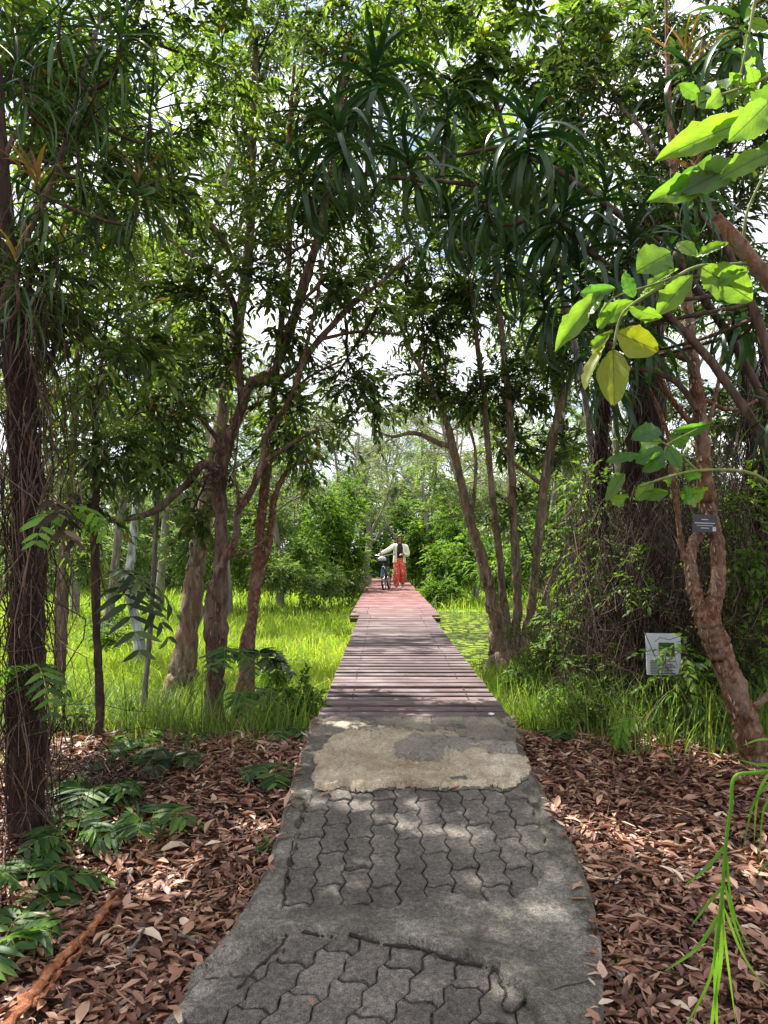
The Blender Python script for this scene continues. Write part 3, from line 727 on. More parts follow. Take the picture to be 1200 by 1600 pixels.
# ================================================================== TREES
def pix_tube(acc, pts, d, sides=10, n=5, rough=.10, wob=.6, tint=.5, flare=0):
    """pts: (px,py,r_px[,d]) along a stem at distance d"""
    C = []; Rr = []
    for p in pts:
        dd = p[3] if len(p) > 3 else d
        C.append(P(p[0], p[1], dd)); Rr.append(p[2] * dd / F)
    C = catmull(C, n); t = np.linspace(0, len(Rr) - 1, len(C)); Rr = np.interp(t, np.arange(len(Rr)), Rr)
    g = np.random.default_rng(int(abs(pts[0][0]) * 7 + abs(pts[0][1])))
    C[1:-1] += g.normal(size=(len(C) - 2, 3)) * (Rr[1:-1, None] * .10 * wob)
    Rr = Rr * (1 + .07 * g.normal(size=len(Rr)).clip(-1.5, 1.5))
    if flare: Rr[:4] *= np.array([1 + flare, 1 + flare * .55, 1 + flare * .25, 1 + flare * .08])
    k = len(C)
    # lumpy section: correlated along the trunk
    th = np.arange(sides) * 2 * math.pi / sides
    T = norm(np.gradient(C, axis=0)); ref = np.array([0, 1., .02]) if abs(T[:, 2]).mean() > .6 else np.array([0, 0, 1.])
    A = norm(np.cross(T, ref)); B = np.cross(T, A)
    lump = np.zeros((k, sides))
    for h in (2, 3, 5):
        ph = np.cumsum(g.normal(size=k) * .18) + g.random() * 6
        lump += np.cos(h * th[None] + ph[:, None]) * (rough / h ** .6)
    lump += g.normal(size=(k, sides)) * rough * .5
    rr = Rr[:, None] * (1 + lump)
    V = C[:, None] + rr[..., None] * (A[:, None] * np.cos(th)[:, None] + B[:, None] * np.sin(th)[:, None])
    i = np.arange(k - 1)[:, None] * sides; j = np.arange(sides)[None]; j2 = (j + 1) % sides
    acc.add(V.reshape(-1, 3), Q=np.stack([i + j, i + j2, i + sides + j2, i + sides + j], -1).reshape(-1, 4), tint=tint)
    return C
def tree(name, label, cat, d, trunk, barkm, leafm, limbs=(), blobs=(), tw=None, indiv=0, group=None, flare=.5, leaf=(.084, .031), lod=1, sides=14, dens=.66, bury=True, twl=.27, droop=.2, trunks=(), slim=.74, rgh=.9):
    """blobs: (anchor(px,py,d), centre(px,py,d), radii m, weight)"""
    b0 = P(trunk[0][0], trunk[0][1], trunk[0][3] if len(trunk[0]) > 3 else d)
    b0[2] = min(b0[2], float(gh(b0[0], b0[1]))) if bury else b0[2]
    root = empty(name, b0, label, cat, group)
    trunk = [(p[0], p[1], p[2] * slim) + tuple(p[3:]) for p in trunk]; trunks = [[(p[0], p[1], p[2] * slim) for p in q_] for q_ in trunks]; limbs = [[(p[0], p[1], p[2] * (slim + .1)) for p in q_] for q_ in limbs]
    tr = list(trunk)
    a = Acc(); pix_tube(a, tr, d, sides + 4, 10, .14 * rgh, flare=flare)
    if bury:   # root end into the ground
        pts = np.array([b0 - [0, 0, .12], P(tr[0][0], tr[0][1], tr[0][3] if len(tr[0]) > 3 else d)]); r0 = tr[0][2] * d / F * (1 + flare)
        tubes(a, pts[None], np.array([[r0 * 1.25, r0]]), sides)
    build('trunk', a, M[barkm], root)
    if barkm in ('bark_red', 'bark_orange', 'bark_pale') and d < 12:
        fk = Acc(); g = np.random.default_rng(int(trunk[0][0]))
        for tt_ in [trunk] + list(trunks):
            A_ = np.array([p[:3] for p in tt_], float)[::-1]; n_ = int(150 * max(1, A_[:, 2].max() / 14))
            yy = g.uniform(max(A_[0, 1], 300), A_[-1, 1], n_); xx = np.interp(yy, A_[:, 1], A_[:, 0]); rr = np.interp(yy, A_[:, 1], A_[:, 2]) * 1.04; th = g.uniform(-1, 1, n_)
            pos = P(xx + th * rr, yy, d - np.sqrt(1 - th ** 2) * rr * d / F)
            out_ = norm(np.c_[th, -np.sqrt(1 - th ** 2), np.zeros(n_)])
            T_ = norm(np.array([0, 0, -1.]) + out_ * g.uniform(-.1, .22, n_)[:, None] + g.normal(size=(n_, 3)) * .25)
            leaves(fk, pos, T_, out_, g.uniform(.015, .055, n_), g.uniform(.006, .018, n_), 1, np.clip(g.normal(.5, .25, n_), 0, 1), -.8)
        build('bark_flakes', fk, M['flake_pale' if barkm != 'bark_red' else 'flake_red'], root, kind='stuff')
    for t2 in trunks:
        a = Acc(); pix_tube(a, t2, d, 12, 9, .13 * rgh, flare=.3); build('trunk', a, M[barkm], root)
    for lm in limbs:
        a = Acc(); pix_tube(a, lm, d, 8, 5, .09); build('branch', a, M[barkm], root)
    if blobs:
        aL = Acc(); aT = Acc(); tot = sum(b[3] for b in blobs) or 1
        for (an, ce, rad, wt) in blobs:
            rad = tuple(v * 1.12 for v in rad); an_ = P(*an); c_ = P(*ce) if len(ce) == 3 else np.array(ce[1:], float)
            ind = (root, max(1, int(indiv * wt / tot)), LI[leafm]) if indiv and leafm in LI else None
            crown(aL, aT, an_, c_, rad, nsub=max(3, int(9 * wt * dens)), ntw=8, nlf=10, Ll=leaf[0], Lw=leaf[1], lod=lod, indiv=ind, twl=twl, droop=droop, limb=.016)
        build('twigs', aT, M['twig'], root, kind='stuff')
        build('foliage', aL, M[leafm], root, kind='stuff')
    return root

# --- left group
tree('vine_wrapped_tree', 'thick dark tree trunk wrapped in hanging vines at the left edge beside the ferns', 'tree', 3.5,
     [(42, 1338, 38), (40, 1200, 36), (38, 1050, 33), (45, 900, 30), (40, 760, 29), (32, 620, 27), (14, 470, 23), (2, 300, 20), (-10, 100, 16)], 'bark_dark', 'leaf_mid', flare=.25,
     blobs=[((20, 480, 3.5), (60, 420, 3.7), (.35, .35, .35), 1.4), ((10, 350, 3.5), (150, 560, 4.0), (.45, .4, .3), 1.6), ((5, 250, 3.5), (60, 120, 3.8), (.5, .5, .5), 2.6), ((5, 250, 3.5), (170, 280, 4.1), (.5, .5, .5), 2.2)], leaf=(.11, .028), indiv=60)
tree('sapling', 'slim straight brown sapling standing right of the dark vine-wrapped trunk', 'tree', 4.7,
     [(152, 1195, 9), (156, 1100, 8.5), (152, 1000, 8), (148, 850, 8), (150, 740, 7), (148, 660, 5), (160, 560, 3.5), (170, 470, 2.5)], 'bark_dark', 'leaf_mid', flare=.2, sides=8,
     blobs=[((150, 740, 4.7), (170, 690, 4.7), (.3, .3, .25), 1.2), ((150, 650, 4.7), (130, 560, 4.7), (.35, .3, .3), 1.3), ((150, 850, 4.7), (110, 770, 4.8), (.25, .2, .2), .8)], leaf=(.10, .026), indiv=60, droop=.5)
tree('paperbark_tree', 'thin pale peeling trunk between the dark vine-wrapped trunk and the slim brown sapling', 'tree', 6.5,
     [(92, 1075, 11), (95, 1000, 12), (97, 930, 13), (99, 870, 10), (108, 760, 8), (118, 640, 7), (122, 500, 5), (130, 380, 4)], 'bark_pale', 'leaf_mid', flare=.3,
     blobs=[((118, 640, 6.5), (60, 600, 7), (.6, .5, .5), 1.6), ((122, 500, 6.5), (200, 440, 7), (.8, .6, .6), 2.2), ((125, 460, 6.5), (110, 300, 7), (.8, .7, .6), 2.4)], dens=.7, leaf=(.10, .03))
tree('paperbark_tree', 'white and black paper-barked trunk standing in the bright grass left of the brown trunks', 'tree', 10,
     [(218, 1000, 9), (208, 950, 10), (202, 905, 9), (206, 860, 7), (214, 780, 8), (220, 680, 7), (235, 560, 6)], 'bark_white', 'leaf_mid', flare=.3,
     blobs=[((220, 680, 10), (190, 620, 10), (1.0, .8, .7), 2), ((225, 640, 10), (280, 540, 10.5), (1.1, .8, .8), 2.5), ((235, 560, 10), (210, 400, 10), (1.3, 1, 1), 3)], leaf=(.09, .026), lod=0, dens=1.3)
tree('sapling', 'thin grey sapling rising from tall grass left of the leaning pale trunk', 'tree', 6,
     [(222, 1130, 7), (228, 1060, 6), (236, 960, 5), (241, 870, 5), (247, 780, 4), (252, 700, 3), (262, 600, 2)], 'bark_grey', 'leaf_mid', flare=.15, sides=7,
     blobs=[((247, 780, 6), (230, 730, 6), (.45, .35, .3), 1.3), ((252, 700, 6), (270, 640, 6), (.5, .4, .3), 1.3)], leaf=(.08, .024), indiv=30)
tree('paperbark_tree', 'leaning pale brown trunk with a broad rooted base behind the red-brown trunk', 'tree', 6.9,
     [(262, 1125, 33), (284, 1060, 27), (296, 980, 21), (308, 880, 18), (324, 780, 16), (343, 670, 13), (362, 560, 12), (380, 460, 10), (392, 340, 9), (396, 200, 7), (400, 60, 5)], 'bark_pale', 'leaf_mid', flare=.35,
     limbs=[[(384, 440, 6), (330, 350, 4.5), (260, 290, 3), (200, 250, 2)], [(392, 340, 5), (440, 230, 4), (470, 120, 3), (480, 0, 2)]],
     blobs=[((384, 440, 6.9), (300, 330, 6.9), (.9, .7, .6), 3.2), ((392, 330, 6.9), (400, 200, 7.2), (.9, .7, .7), 3.2), ((396, 200, 6.9), (330, 90, 7), (1.0, .8, .7), 3.2), ((400, 100, 6.9), (440, 20, 7), (.9, .8, .6), 2.6)], indiv=120, dens=.5)
tree('red_barked_tree', 'flaky red-brown trunk nearest the path on its left, spreading over the boardwalk entrance', 'tree', 5.5,
     [(330, 1168, 19), (337, 1050, 18), (344, 950, 16), (345, 840, 15), (343, 742, 17), (356, 690, 15), (372, 650, 12), (392, 600, 11), (430, 575, 9), (452, 520, 10), (472, 455, 11), (496, 375, 9), (515, 290, 7), (530, 190, 6), (540, 60, 4)], 'bark_red', 'leaf_mid', flare=.35,
     limbs=[[(343, 742, 7), (318, 725, 8), (300, 748, 7), (272, 775, 6), (245, 797, 6), (205, 810, 5), (150, 815, 4), (100, 822, 3)],
            [(380, 640, 8), (374, 590, 8), (372, 530, 7), (364, 470, 5.5), (340, 430, 5), (300, 400, 4), (260, 370, 3)],
            [(392, 600, 7), (450, 585, 6), (500, 530, 7), (545, 480, 6), (590, 445, 4), (640, 400, 3)],
            [(350, 700, 5), (300, 640, 3), (240, 620, 3), (180, 680, 2)],
            [(500, 530, 4), (560, 518, 3), (620, 522, 2)]],
     blobs=[((515, 290, 5.5), (470, 300, 5.7), (.55, .5, .45), 2.4), ((496, 375, 5.5), (430, 420, 5.5), (.5, .5, .4), 1.9), ((364, 470, 5.5), (310, 470, 5.4), (.55, .5, .4), 2.2),
            ((590, 445, 5.6), (560, 440, 6), (.45, .4, .3), 1.5), ((590, 480, 5.6), (520, 600, 6.2), (.45, .35, .28), 1.5), ((372, 540, 5.5), (330, 590, 5.6), (.45, .4, .3), 1.6),
            ((240, 620, 5.5), (240, 650, 5.5), (.4, .35, .25), 1.4), ((300, 745, 5.5), (250, 710, 5.6), (.35, .3, .22), 1.1), ((520, 260, 5.5), (560, 330, 5.8), (.5, .5, .4), 1.6),
            ((350, 700, 5.5), (300, 800, 5.8), (.3, .3, .2), .7), ((430, 575, 5.6), (440, 700, 5.9), (.32, .3, .28), .9), ((530, 190, 5.6), (540, 130, 5.8), (.6, .5, .5), 2.2), ((540, 500, 5.6), (560, 640, 6.3), (.4, .3, .2), .8)],
     indiv=240)
tree('red_barked_tree', 'thin twisting red stem in front of the red-brown trunk, curving up to the right', 'tree', 5.3,
     [(345, 1150, 13), (330, 1040, 10), (325, 960, 9), (333, 912, 8), (352, 872, 8), (369, 840, 7), (372, 800, 7), (392, 768, 7), (410, 720, 7), (420, 671, 6), (448, 632, 6), (470, 575, 5), (488, 500, 4), (500, 440, 3), (512, 380, 2.5)], 'bark_red', 'leaf_mid', flare=.4, sides=9,
     limbs=[[(372, 800, 3), (372, 770, 3), (366, 740, 2.5), (370, 700, 2), (374, 650, 1.5)], [(352, 872, 3), (372, 866, 3), (395, 858, 2), (420, 838, 1.5)], [(410, 722, 4), (440, 705, 4), (460, 690, 3), (500, 670, 2)]],
     blobs=[((470, 575, 5.3), (470, 650, 5.5), (.32, .3, .25), .9), ((500, 440, 5.3), (530, 470, 5.5), (.4, .35, .3), 1.2), ((500, 440, 5.3), (440, 520, 5.3), (.35, .3, .25), 1.0)], indiv=60)
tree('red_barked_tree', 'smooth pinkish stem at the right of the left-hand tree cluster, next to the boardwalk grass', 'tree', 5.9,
     [(368, 1150, 17), (380, 1060, 11), (384, 1000, 10), (396, 955, 8), (407, 897, 8), (420, 850, 7), (424, 815, 6), (432, 770, 6), (455, 730, 4), (500, 715, 2)], 'bark_orange', 'leaf_mid', flare=.5, sides=9,
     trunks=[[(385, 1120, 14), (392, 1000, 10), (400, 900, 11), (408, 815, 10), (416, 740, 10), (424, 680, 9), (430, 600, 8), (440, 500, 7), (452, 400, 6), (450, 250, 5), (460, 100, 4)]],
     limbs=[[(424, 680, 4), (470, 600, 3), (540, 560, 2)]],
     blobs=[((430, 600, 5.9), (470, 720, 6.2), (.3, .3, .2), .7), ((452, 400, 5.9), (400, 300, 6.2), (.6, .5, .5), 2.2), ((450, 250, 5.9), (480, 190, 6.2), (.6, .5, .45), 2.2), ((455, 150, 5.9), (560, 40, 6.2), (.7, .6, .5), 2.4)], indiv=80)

# --- right multi stemmed tree
tree('paperbark_tree', 'clump of peeling pale paperbark stems growing from one dark root mass right of the boardwalk', 'tree', 9.1,
     [(788, 1045, 34), (778, 985, 17), (766, 930, 12), (752, 870, 11), (736, 820, 10), (722, 760, 9), (708, 700, 9), (696, 655, 8), (680, 620, 6), (660, 580, 5), (638, 540, 4), (615, 480, 3)], 'bark_pale', 'leaf_mid', flare=.55,
     trunks=[[(800, 1030, 14), (808, 960, 10), (806, 880, 10), (800, 780, 9), (795, 640, 8), (782, 500, 6), (770, 380, 5), (760, 250, 4)],
             [(815, 1025, 14), (828, 960, 10), (838, 870, 9), (850, 760, 10), (868, 660, 8), (900, 560, 6), (920, 450, 4)],
             [(795, 1020, 13), (786, 930, 8), (776, 830, 7), (766, 740, 6.5), (758, 640, 6), (746, 540, 5), (735, 440, 4), (730, 320, 3)]],
     limbs=[[(708, 700, 5), (680, 690, 5), (660, 680, 4), (640, 677, 3.5), (612, 682, 2.5), (588, 672, 1.5)], [(835, 1000, 6), (852, 930, 5), (880, 868, 4), (905, 850, 3)],
            [(838, 990, 5), (870, 940, 4), (900, 905, 3)], [(736, 820, 4), (742, 700, 3), (700, 590, 2), (690, 540, 2)], [(850, 760, 4), (800, 720, 3), (770, 680, 2)]],
     blobs=[((690, 650, 9.1), (660, 590, 9.4), (.75, .6, .45), 2.2), ((660, 580, 9.1), (650, 490, 9.2), (.85, .7, .6), 3.0), ((735, 440, 9.1), (740, 450, 9.2), (.9, .7, .6), 3.4), ((758, 640, 9.1), (750, 620, 9.2), (.6, .6, .4), 1.8),
            ((795, 640, 9.1), (830, 590, 9.2), (.8, .7, .5), 2.6), ((868, 660, 9.1), (890, 520, 9.2), (.8, .7, .6), 3.0), ((770, 380, 9.1), (780, 330, 9.2), (1.0, .8, .7), 3.4), ((638, 540, 9.1), (640, 380, 9.4), (.9, .7, .7), 3.0),
            ((735, 440, 9.1), (690, 280, 9.4), (1.0, .8, .7), 3.2), ((838, 880, 9.1), (800, 800, 9.3), (.4, .4, .3), .7), ((850, 760, 9.1), (890, 700, 9.4), (.45, .4, .4), 1.2), ((795, 640, 9.1), (800, 690, 9.4), (.5, .5, .3), 1.1)],
     dens=.85, leaf=(.105, .038), indiv=160)

# --- right red tree
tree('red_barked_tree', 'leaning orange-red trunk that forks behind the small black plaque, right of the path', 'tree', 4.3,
     [(1180, 1245, 30), (1176, 1170, 28), (1155, 1100, 27), (1128, 1030, 25), (1112, 985, 27), (1108, 960, 22), (1120, 925, 15), (1122, 860, 15), (1112, 815, 15), (1103, 780, 17), (1098, 700, 15), (1090, 620, 14), (1080, 540, 13), (1072, 450, 11), (1060, 340, 8), (1048, 200, 6), (1042, 60, 4), (1040, -60, 2)], 'bark_orange', 'leaf_dark', flare=.25, sides=18,
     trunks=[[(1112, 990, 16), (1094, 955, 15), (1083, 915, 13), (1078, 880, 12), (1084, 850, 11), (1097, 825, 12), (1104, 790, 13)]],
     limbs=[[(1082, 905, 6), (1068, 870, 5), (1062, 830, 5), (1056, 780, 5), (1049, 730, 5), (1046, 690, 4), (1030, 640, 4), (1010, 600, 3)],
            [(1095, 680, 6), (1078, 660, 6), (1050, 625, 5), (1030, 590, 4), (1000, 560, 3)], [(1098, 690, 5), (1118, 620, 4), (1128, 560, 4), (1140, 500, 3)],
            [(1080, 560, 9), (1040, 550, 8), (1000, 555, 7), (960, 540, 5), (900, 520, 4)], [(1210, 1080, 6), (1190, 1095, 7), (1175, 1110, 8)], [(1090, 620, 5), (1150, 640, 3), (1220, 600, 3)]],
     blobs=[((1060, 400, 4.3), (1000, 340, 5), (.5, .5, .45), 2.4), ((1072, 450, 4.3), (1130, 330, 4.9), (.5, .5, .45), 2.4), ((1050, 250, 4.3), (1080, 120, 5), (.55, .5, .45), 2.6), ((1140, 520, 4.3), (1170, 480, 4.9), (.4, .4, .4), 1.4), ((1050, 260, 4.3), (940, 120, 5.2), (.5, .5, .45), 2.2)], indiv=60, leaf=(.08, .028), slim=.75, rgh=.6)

# --- trees whose crowns fill the top of the view; trunks just outside the frame or hidden behind nearer leaves
def canopy(name, label, d, trunk, leafm, blobs, leaf=(.085, .034), dens=1.1, indiv=60, barkm='bark_grey', lod=1, droop=.3, group=None):
    tree(name, label, 'tree', d, trunk, barkm, leafm, blobs=blobs, leaf=leaf, dens=dens, indiv=indiv, lod=lod, droop=droop, group=group)
canopy('broadleaf_tree', 'grey-limbed tree whose broad leaves fill the top centre above the strap-leaf starburst', 7.0,
       [(945, 1120, 9), (942, 900, 8), (925, 700, 7), (890, 500, 7), (830, 330, 6), (780, 180, 5), (740, 40, 6), (700, -120, 4)], 'leaf_top',
       [((830, 330, 7), (760, 250, 6.8), (.8, .6, .6), 2.2), ((780, 180, 7), (700, 120, 6.6), (.8, .7, .6), 2.6), ((780, 180, 7), (850, 90, 6.8), (.8, .7, .6), 2.6), ((740, 40, 7), (760, -20, 6.6), (.9, .7, .6), 2.2),
        ((830, 330, 7), (930, 250, 7), (.8, .7, .6), 2.4), ((740, 40, 7), (630, 10, 6.6), (.8, .7, .5), 2.0), ((830, 330, 7), (960, 30, 7), (.9, .7, .6), 2.4), ((880, 500, 7), (880, 420, 7), (.6, .5, .5), 1.2)], leaf=(.12, .045), dens=.58)
canopy('broadleaf_tree', 'slender tree with small pointed leaves filling the upper left between strap-leaf tufts, with unseen foliage added above for shade', 5.6,
       [(-130, 1200, 18), (-120, 900, 16), (-60, 600, 14), (20, 400, 12), (120, 220, 9), (200, 60, 7), (240, -60, 5)], 'leaf_top',
       [((120, 220, 5.6), (170, 180, 5.6), (.6, .6, .5), 2.4), ((200, 60, 5.6), (240, 60, 5.5), (.65, .6, .5), 2.4), ((60, 330, 5.6), (140, 380, 5.8), (.6, .6, .45), 2.0), ((120, 220, 5.6), (270, 210, 5.8), (.6, .6, .45), 2.0), ((200, 60, 5.6), (360, 110, 5.9), (.6, .6, .5), 1.8), ((20, 400, 5.6), (60, 230, 5.4), (.5, .5, .5), 1.4), ((220, -40, 5.6), ('w', -1.35, 4.8, 6.3), (1.5, 1.3, .5), 19), ((220, -40, 5.6), ('w', -2.2, 4.0, 5.6), (1.0, 1.2, .5), 8), ((220, -40, 5.6), ('w', -.1, 5.0, 6.4), (1.2, 1.2, .5), 10), ((220, 0, 5.6), (90, 20, 5.4), (.6, .5, .4), 1.8), ((120, 240, 5.6), (250, 330, 5.8), (.55, .5, .4), 1.5)], leaf=(.085, .033), dens=.5)  # world-placed blobs: unseen foliage added above the frame to shade the path
canopy('grey_barked_tree', 'tall thin grey tree behind the left cluster with light showing through its high crown', 12,
       [(168, 980, 9), (190, 800, 8), (215, 640, 8), (300, 420, 7), (360, 260, 6), (420, 90, 5), (450, -60, 4)], 'leaf_top',
       [((300, 420, 12), (250, 380, 12), (1.3, 1, 1.0), 3), ((360, 260, 12), (330, 230, 12), (1.4, 1, 1), 3.2), ((420, 90, 12), (420, 110, 12), (1.4, 1, 1), 3), ((420, 90, 12), (500, 30, 12), (1.2, 1, .9), 2.4), ((350, 300, 12), (460, 330, 12.5), (1.1, 1, .9), 2.0), ((215, 640, 12), (120, 500, 12), (1.2, 1, .9), 2.2), ((350, 300, 12), (170, 150, 12), (1.4, 1, 1), 2.6)], leaf=(.12, .038), lod=0, dens=.62, indiv=0)
canopy('grey_barked_tree', 'tall grey tree with a leafy crown arching over the boardwalk behind the strap leaves', 11.5,
       [(905, 960, 10), (890, 800, 9), (860, 560, 8), (800, 380, 7), (720, 240, 6), (650, 100, 5), (610, -40, 4)], 'leaf_top',
       [((800, 380, 11.5), (740, 380, 11.5), (1.2, 1, .8), 2.6), ((720, 240, 11.5), (650, 260, 11.5), (1.3, 1, .9), 3.0), ((650, 100, 11.5), (600, 120, 11.5), (1.3, 1, .9), 2.8), ((720, 240, 11.5), (770, 140, 11.5), (1.3, 1, 1), 2.8), ((860, 560, 11.5), (930, 420, 11.5), (1.3, 1, 1), 2.8), ((800, 380, 11.5), (880, 260, 11.5), (1.3, 1, 1), 2.8), ((650, 100, 11.5), (700, 0, 11.5), (1.2, 1, .9), 2.4), ((860, 560, 11.5), (700, 470, 11.8), (.9, .8, .5), 1.6)], leaf=(.12, .038), lod=0, dens=.62, indiv=0)
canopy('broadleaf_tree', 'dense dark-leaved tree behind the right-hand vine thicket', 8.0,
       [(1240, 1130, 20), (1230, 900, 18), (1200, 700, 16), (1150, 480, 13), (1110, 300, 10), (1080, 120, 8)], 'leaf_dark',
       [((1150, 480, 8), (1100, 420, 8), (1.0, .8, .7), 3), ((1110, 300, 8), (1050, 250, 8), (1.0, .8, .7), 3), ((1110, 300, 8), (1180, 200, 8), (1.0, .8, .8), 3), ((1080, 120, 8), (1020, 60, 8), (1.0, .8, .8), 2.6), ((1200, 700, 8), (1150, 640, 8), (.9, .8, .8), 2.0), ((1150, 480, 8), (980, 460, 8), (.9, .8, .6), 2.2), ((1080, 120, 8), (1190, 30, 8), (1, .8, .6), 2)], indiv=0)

# ------------------------------------------------------------------ strap-leaved plants
def strap_mesh(droop, wid, tint, mat, seed):
    g = np.random.default_rng(seed); n = 8
    t = np.linspace(0, 1, n + 1); ang = .25 - droop * 2.6 * t ** 1.1
    x = np.r_[0, np.cumsum(np.cos((ang[1:] + ang[:-1]) / 2)) / n]; z = np.r_[0, np.cumsum(np.sin((ang[1:] + ang[:-1]) / 2)) / n]
    wv = wid * np.clip(np.minimum(.55 + t * 3, 1) * (1 - t ** 3.2) + .02, .02, 1)
    yb = g.normal() * .08 * t ** 2
    V = np.vstack([np.c_[x, yb + wv / 2, z + wv * .22], np.c_[x, yb, z], np.c_[x, yb - wv / 2, z + wv * .22]])
    k = np.arange(n); m = n + 1
    a = Acc(); a.add(V, Q=np.vstack([np.stack([m + k, m + k + 1, k + 1, k], -1), np.stack([2 * m + k, 2 * m + k + 1, m + k + 1, m + k], -1)]), tint=tint)
    return a.mesh('strap_leaf', M[mat])
SM = [strap_mesh(.42 + .10 * i, .080, .1 + .11 * i, 'strap', i) for i in range(8)]
SN = [strap_mesh(.10 + .09 * i, .040, .05 + .13 * i, 'strap', 90 + i) for i in range(8)]
SO = [strap_mesh(.1 + .12 * i, .07, .15 + .2 * i, 'strap_orange', 30 + i) for i in range(4)]
SH = [strap_mesh(.55 + .1 * i, .07, .9, 'strap', 60 + i) for i in range(3)]
def strap_plant(label, main, heads, d, group=None, SM=SM):
    """main: branch pixel polyline; heads: (px,py,d,len m,count,orange,updir)"""
    main = [(p[0], p[1], p[2] * .5) for p in main]; root = empty('strap_leaf_tree', P(main[0][0], main[0][1], d), label, 'tree', group)
    a = Acc(); C = pix_tube(a, main, d, 8, 6, .08); build('trunk', a, M['twig'], root)
    for (px, py, dd, ln, cnt, orange, tip) in heads:
        c = P(px, py, dd); near = C[np.argmin(((C - c) ** 2).sum(1) + 1.5 * np.maximum(0, C[:, 2] - c[2] + .1))]
        up = norm(np.array([tip, -.15, 1.0])); st = c - up * .16
        a = Acc(); pts = catmull([near, (near + st) / 2 - [0, 0, .03], st, c], 4)
        tubes(a, pts[None], np.linspace(.011, .007, len(pts))[None], 6); sh = build('shoot', a, M['twig'], root, at=c)
        q = Vector(up).to_track_quat('Z', 'Y').to_matrix().to_4x4()
        for i in range(cnt):
            f = (i + .5) / cnt; az = i * 2.39996 + random.gauss(0, .15); el = R(66 - 125 * f ** .8) + random.gauss(0, .12)
            s = 1.25 * ln * (.72 + .35 * math.sin(f * 3)) * random.uniform(.85, 1.1)
            if orange and f < orange: me = random.choice(SO); s *= .8
            else:
                w_ = int(np.clip(f * 7 + random.gauss(0, 1.2), 0, 7)); me = SM[w_] if random.random() > .06 else random.choice(SH)
            mx_ = q @ Matrix.Translation((0, 0, .05 - .20 * f)) @ Matrix.Rotation(az, 4, 'Z') @ Matrix.Rotation(-el, 4, 'Y') @ Matrix.Rotation(random.gauss(0, .25), 4, 'X') @ Matrix.Scale(s, 4)
            inst('leaf', me, mx_, sh)
strap_plant('strap-leaved tree arching over the path with the starburst tuft at top centre', [(1330, 1280, 20), (1310, 1000, 18), (1230, 760, 16), (1130, 590, 15), (1030, 480, 13), (930, 400, 12), (850, 330, 10), (740, 290, 8), (640, 280, 7), (540, 270, 5)],
            [(828, 205, 3.3, .34, 46, 0, .1), (640, 255, 3.5, .30, 34, 0, -.3), (530, 205, 3.4, .33, 40, 0, -.2), (585, 110, 3.6, .34, 36, 0, .2), (880, 330, 3.6, .32, 36, 0, .2), (700, 170, 3.9, .3, 30, 0, .1), (760, 300, 3.7, .30, 30, 0, -.2), (470, 265, 3.6, .30, 26, 0, -.3)], 3.7)
strap_plant('dense strap-leaved crown with orange new shoots above the yellow-green leaves on the right', [(1300, 1290, 22), (1285, 1080, 21), (1262, 900, 20), (1232, 700, 18), (1190, 520, 15), (1140, 400, 13), (1100, 300, 11), (1080, 180, 9), (1100, 60, 7)],
            [(905, 420, 3.6, .34, 36, 0, -.4), (985, 380, 3.5, .32, 34, 0, -.1), (1065, 330, 3.7, .32, 32, 0, 0), (1075, 100, 3.2, .28, 30, .35, -.3), (1085, 265, 3.2, .24, 24, .35, -.1), (1160, 30, 3.0, .32, 32, .2, .1), (1150, 480, 3.8, .3, 34, 0, .1), (1000, 500, 3.9, .32, 30, 0, -.3), (850, 470, 3.9, .34, 30, 0, -.3)], 3.6)
strap_plant('second strap-leaved branch whose dark leaves hang between the starburst tuft and the yellow leaves', [(1345, 1270, 18), (1330, 980, 16), (1200, 640, 14), (1080, 440, 12), (960, 330, 10), (860, 260, 8), (780, 230, 6)],
            [(790, 390, 4.2, .34, 34, 0, -.2), (700, 330, 4.2, .32, 32, 0, -.2), (870, 250, 4.1, .34, 32, 0, 0), (930, 520, 4.2, .33, 30, 0, -.2), (610, 200, 4.2, .32, 32, 0, -.1), (945, 300, 4.0, .33, 32, 0, .1), (820, 300, 4.3, .34, 32, 0, .1)], 3.9)
strap_plant('strap-leaved crown with orange-tipped shoots at the upper left edge', [(-66, 1385, 20), (-60, 1100, 18), (-50, 800, 16), (-20, 560, 14), (30, 400, 11), (90, 260, 9), (130, 120, 7), (160, 20, 5)],
            [(95, 20, 3.0, .30, 34, 0, .1), (190, 55, 3.1, .28, 34, 0, .2), (30, 110, 3.0, .30, 30, 0, -.2), (60, 290, 3.0, .24, 34, .35, -.1), (215, 295, 3.4, .24, 30, .2, .2), (120, 215, 3.3, .26, 28, 0, 0), (25, 420, 3.0, .26, 30, .15, 0), (90, 400, 3.3, .26, 28, .1, .1), (150, 130, 3.2, .26, 30, 0, .2), (235, 170, 3.5, .26, 30, 0, .2)], 3.3, SM=SN)
strap_plant('small strap-leaved shoots poking into the far right edge below the thicket top', [(1305, 1290, 16), (1290, 1000, 14), (1270, 850, 12), (1240, 720, 9)], [(1215, 640, 3.6, .26, 26, 0, -.3), (935, 560, 4.0, .28, 0, 0, 0)][:1], 3.6)
strap_plant('single hanging strap-leaf tuft below the yellow leaves, in front of the dark thicket', [(1088, 640, 9), (1060, 600, 9), (1010, 578, 8), (965, 580, 6)], [(955, 575, 4.1, .32, 26, 0, -.2)], 3.9)

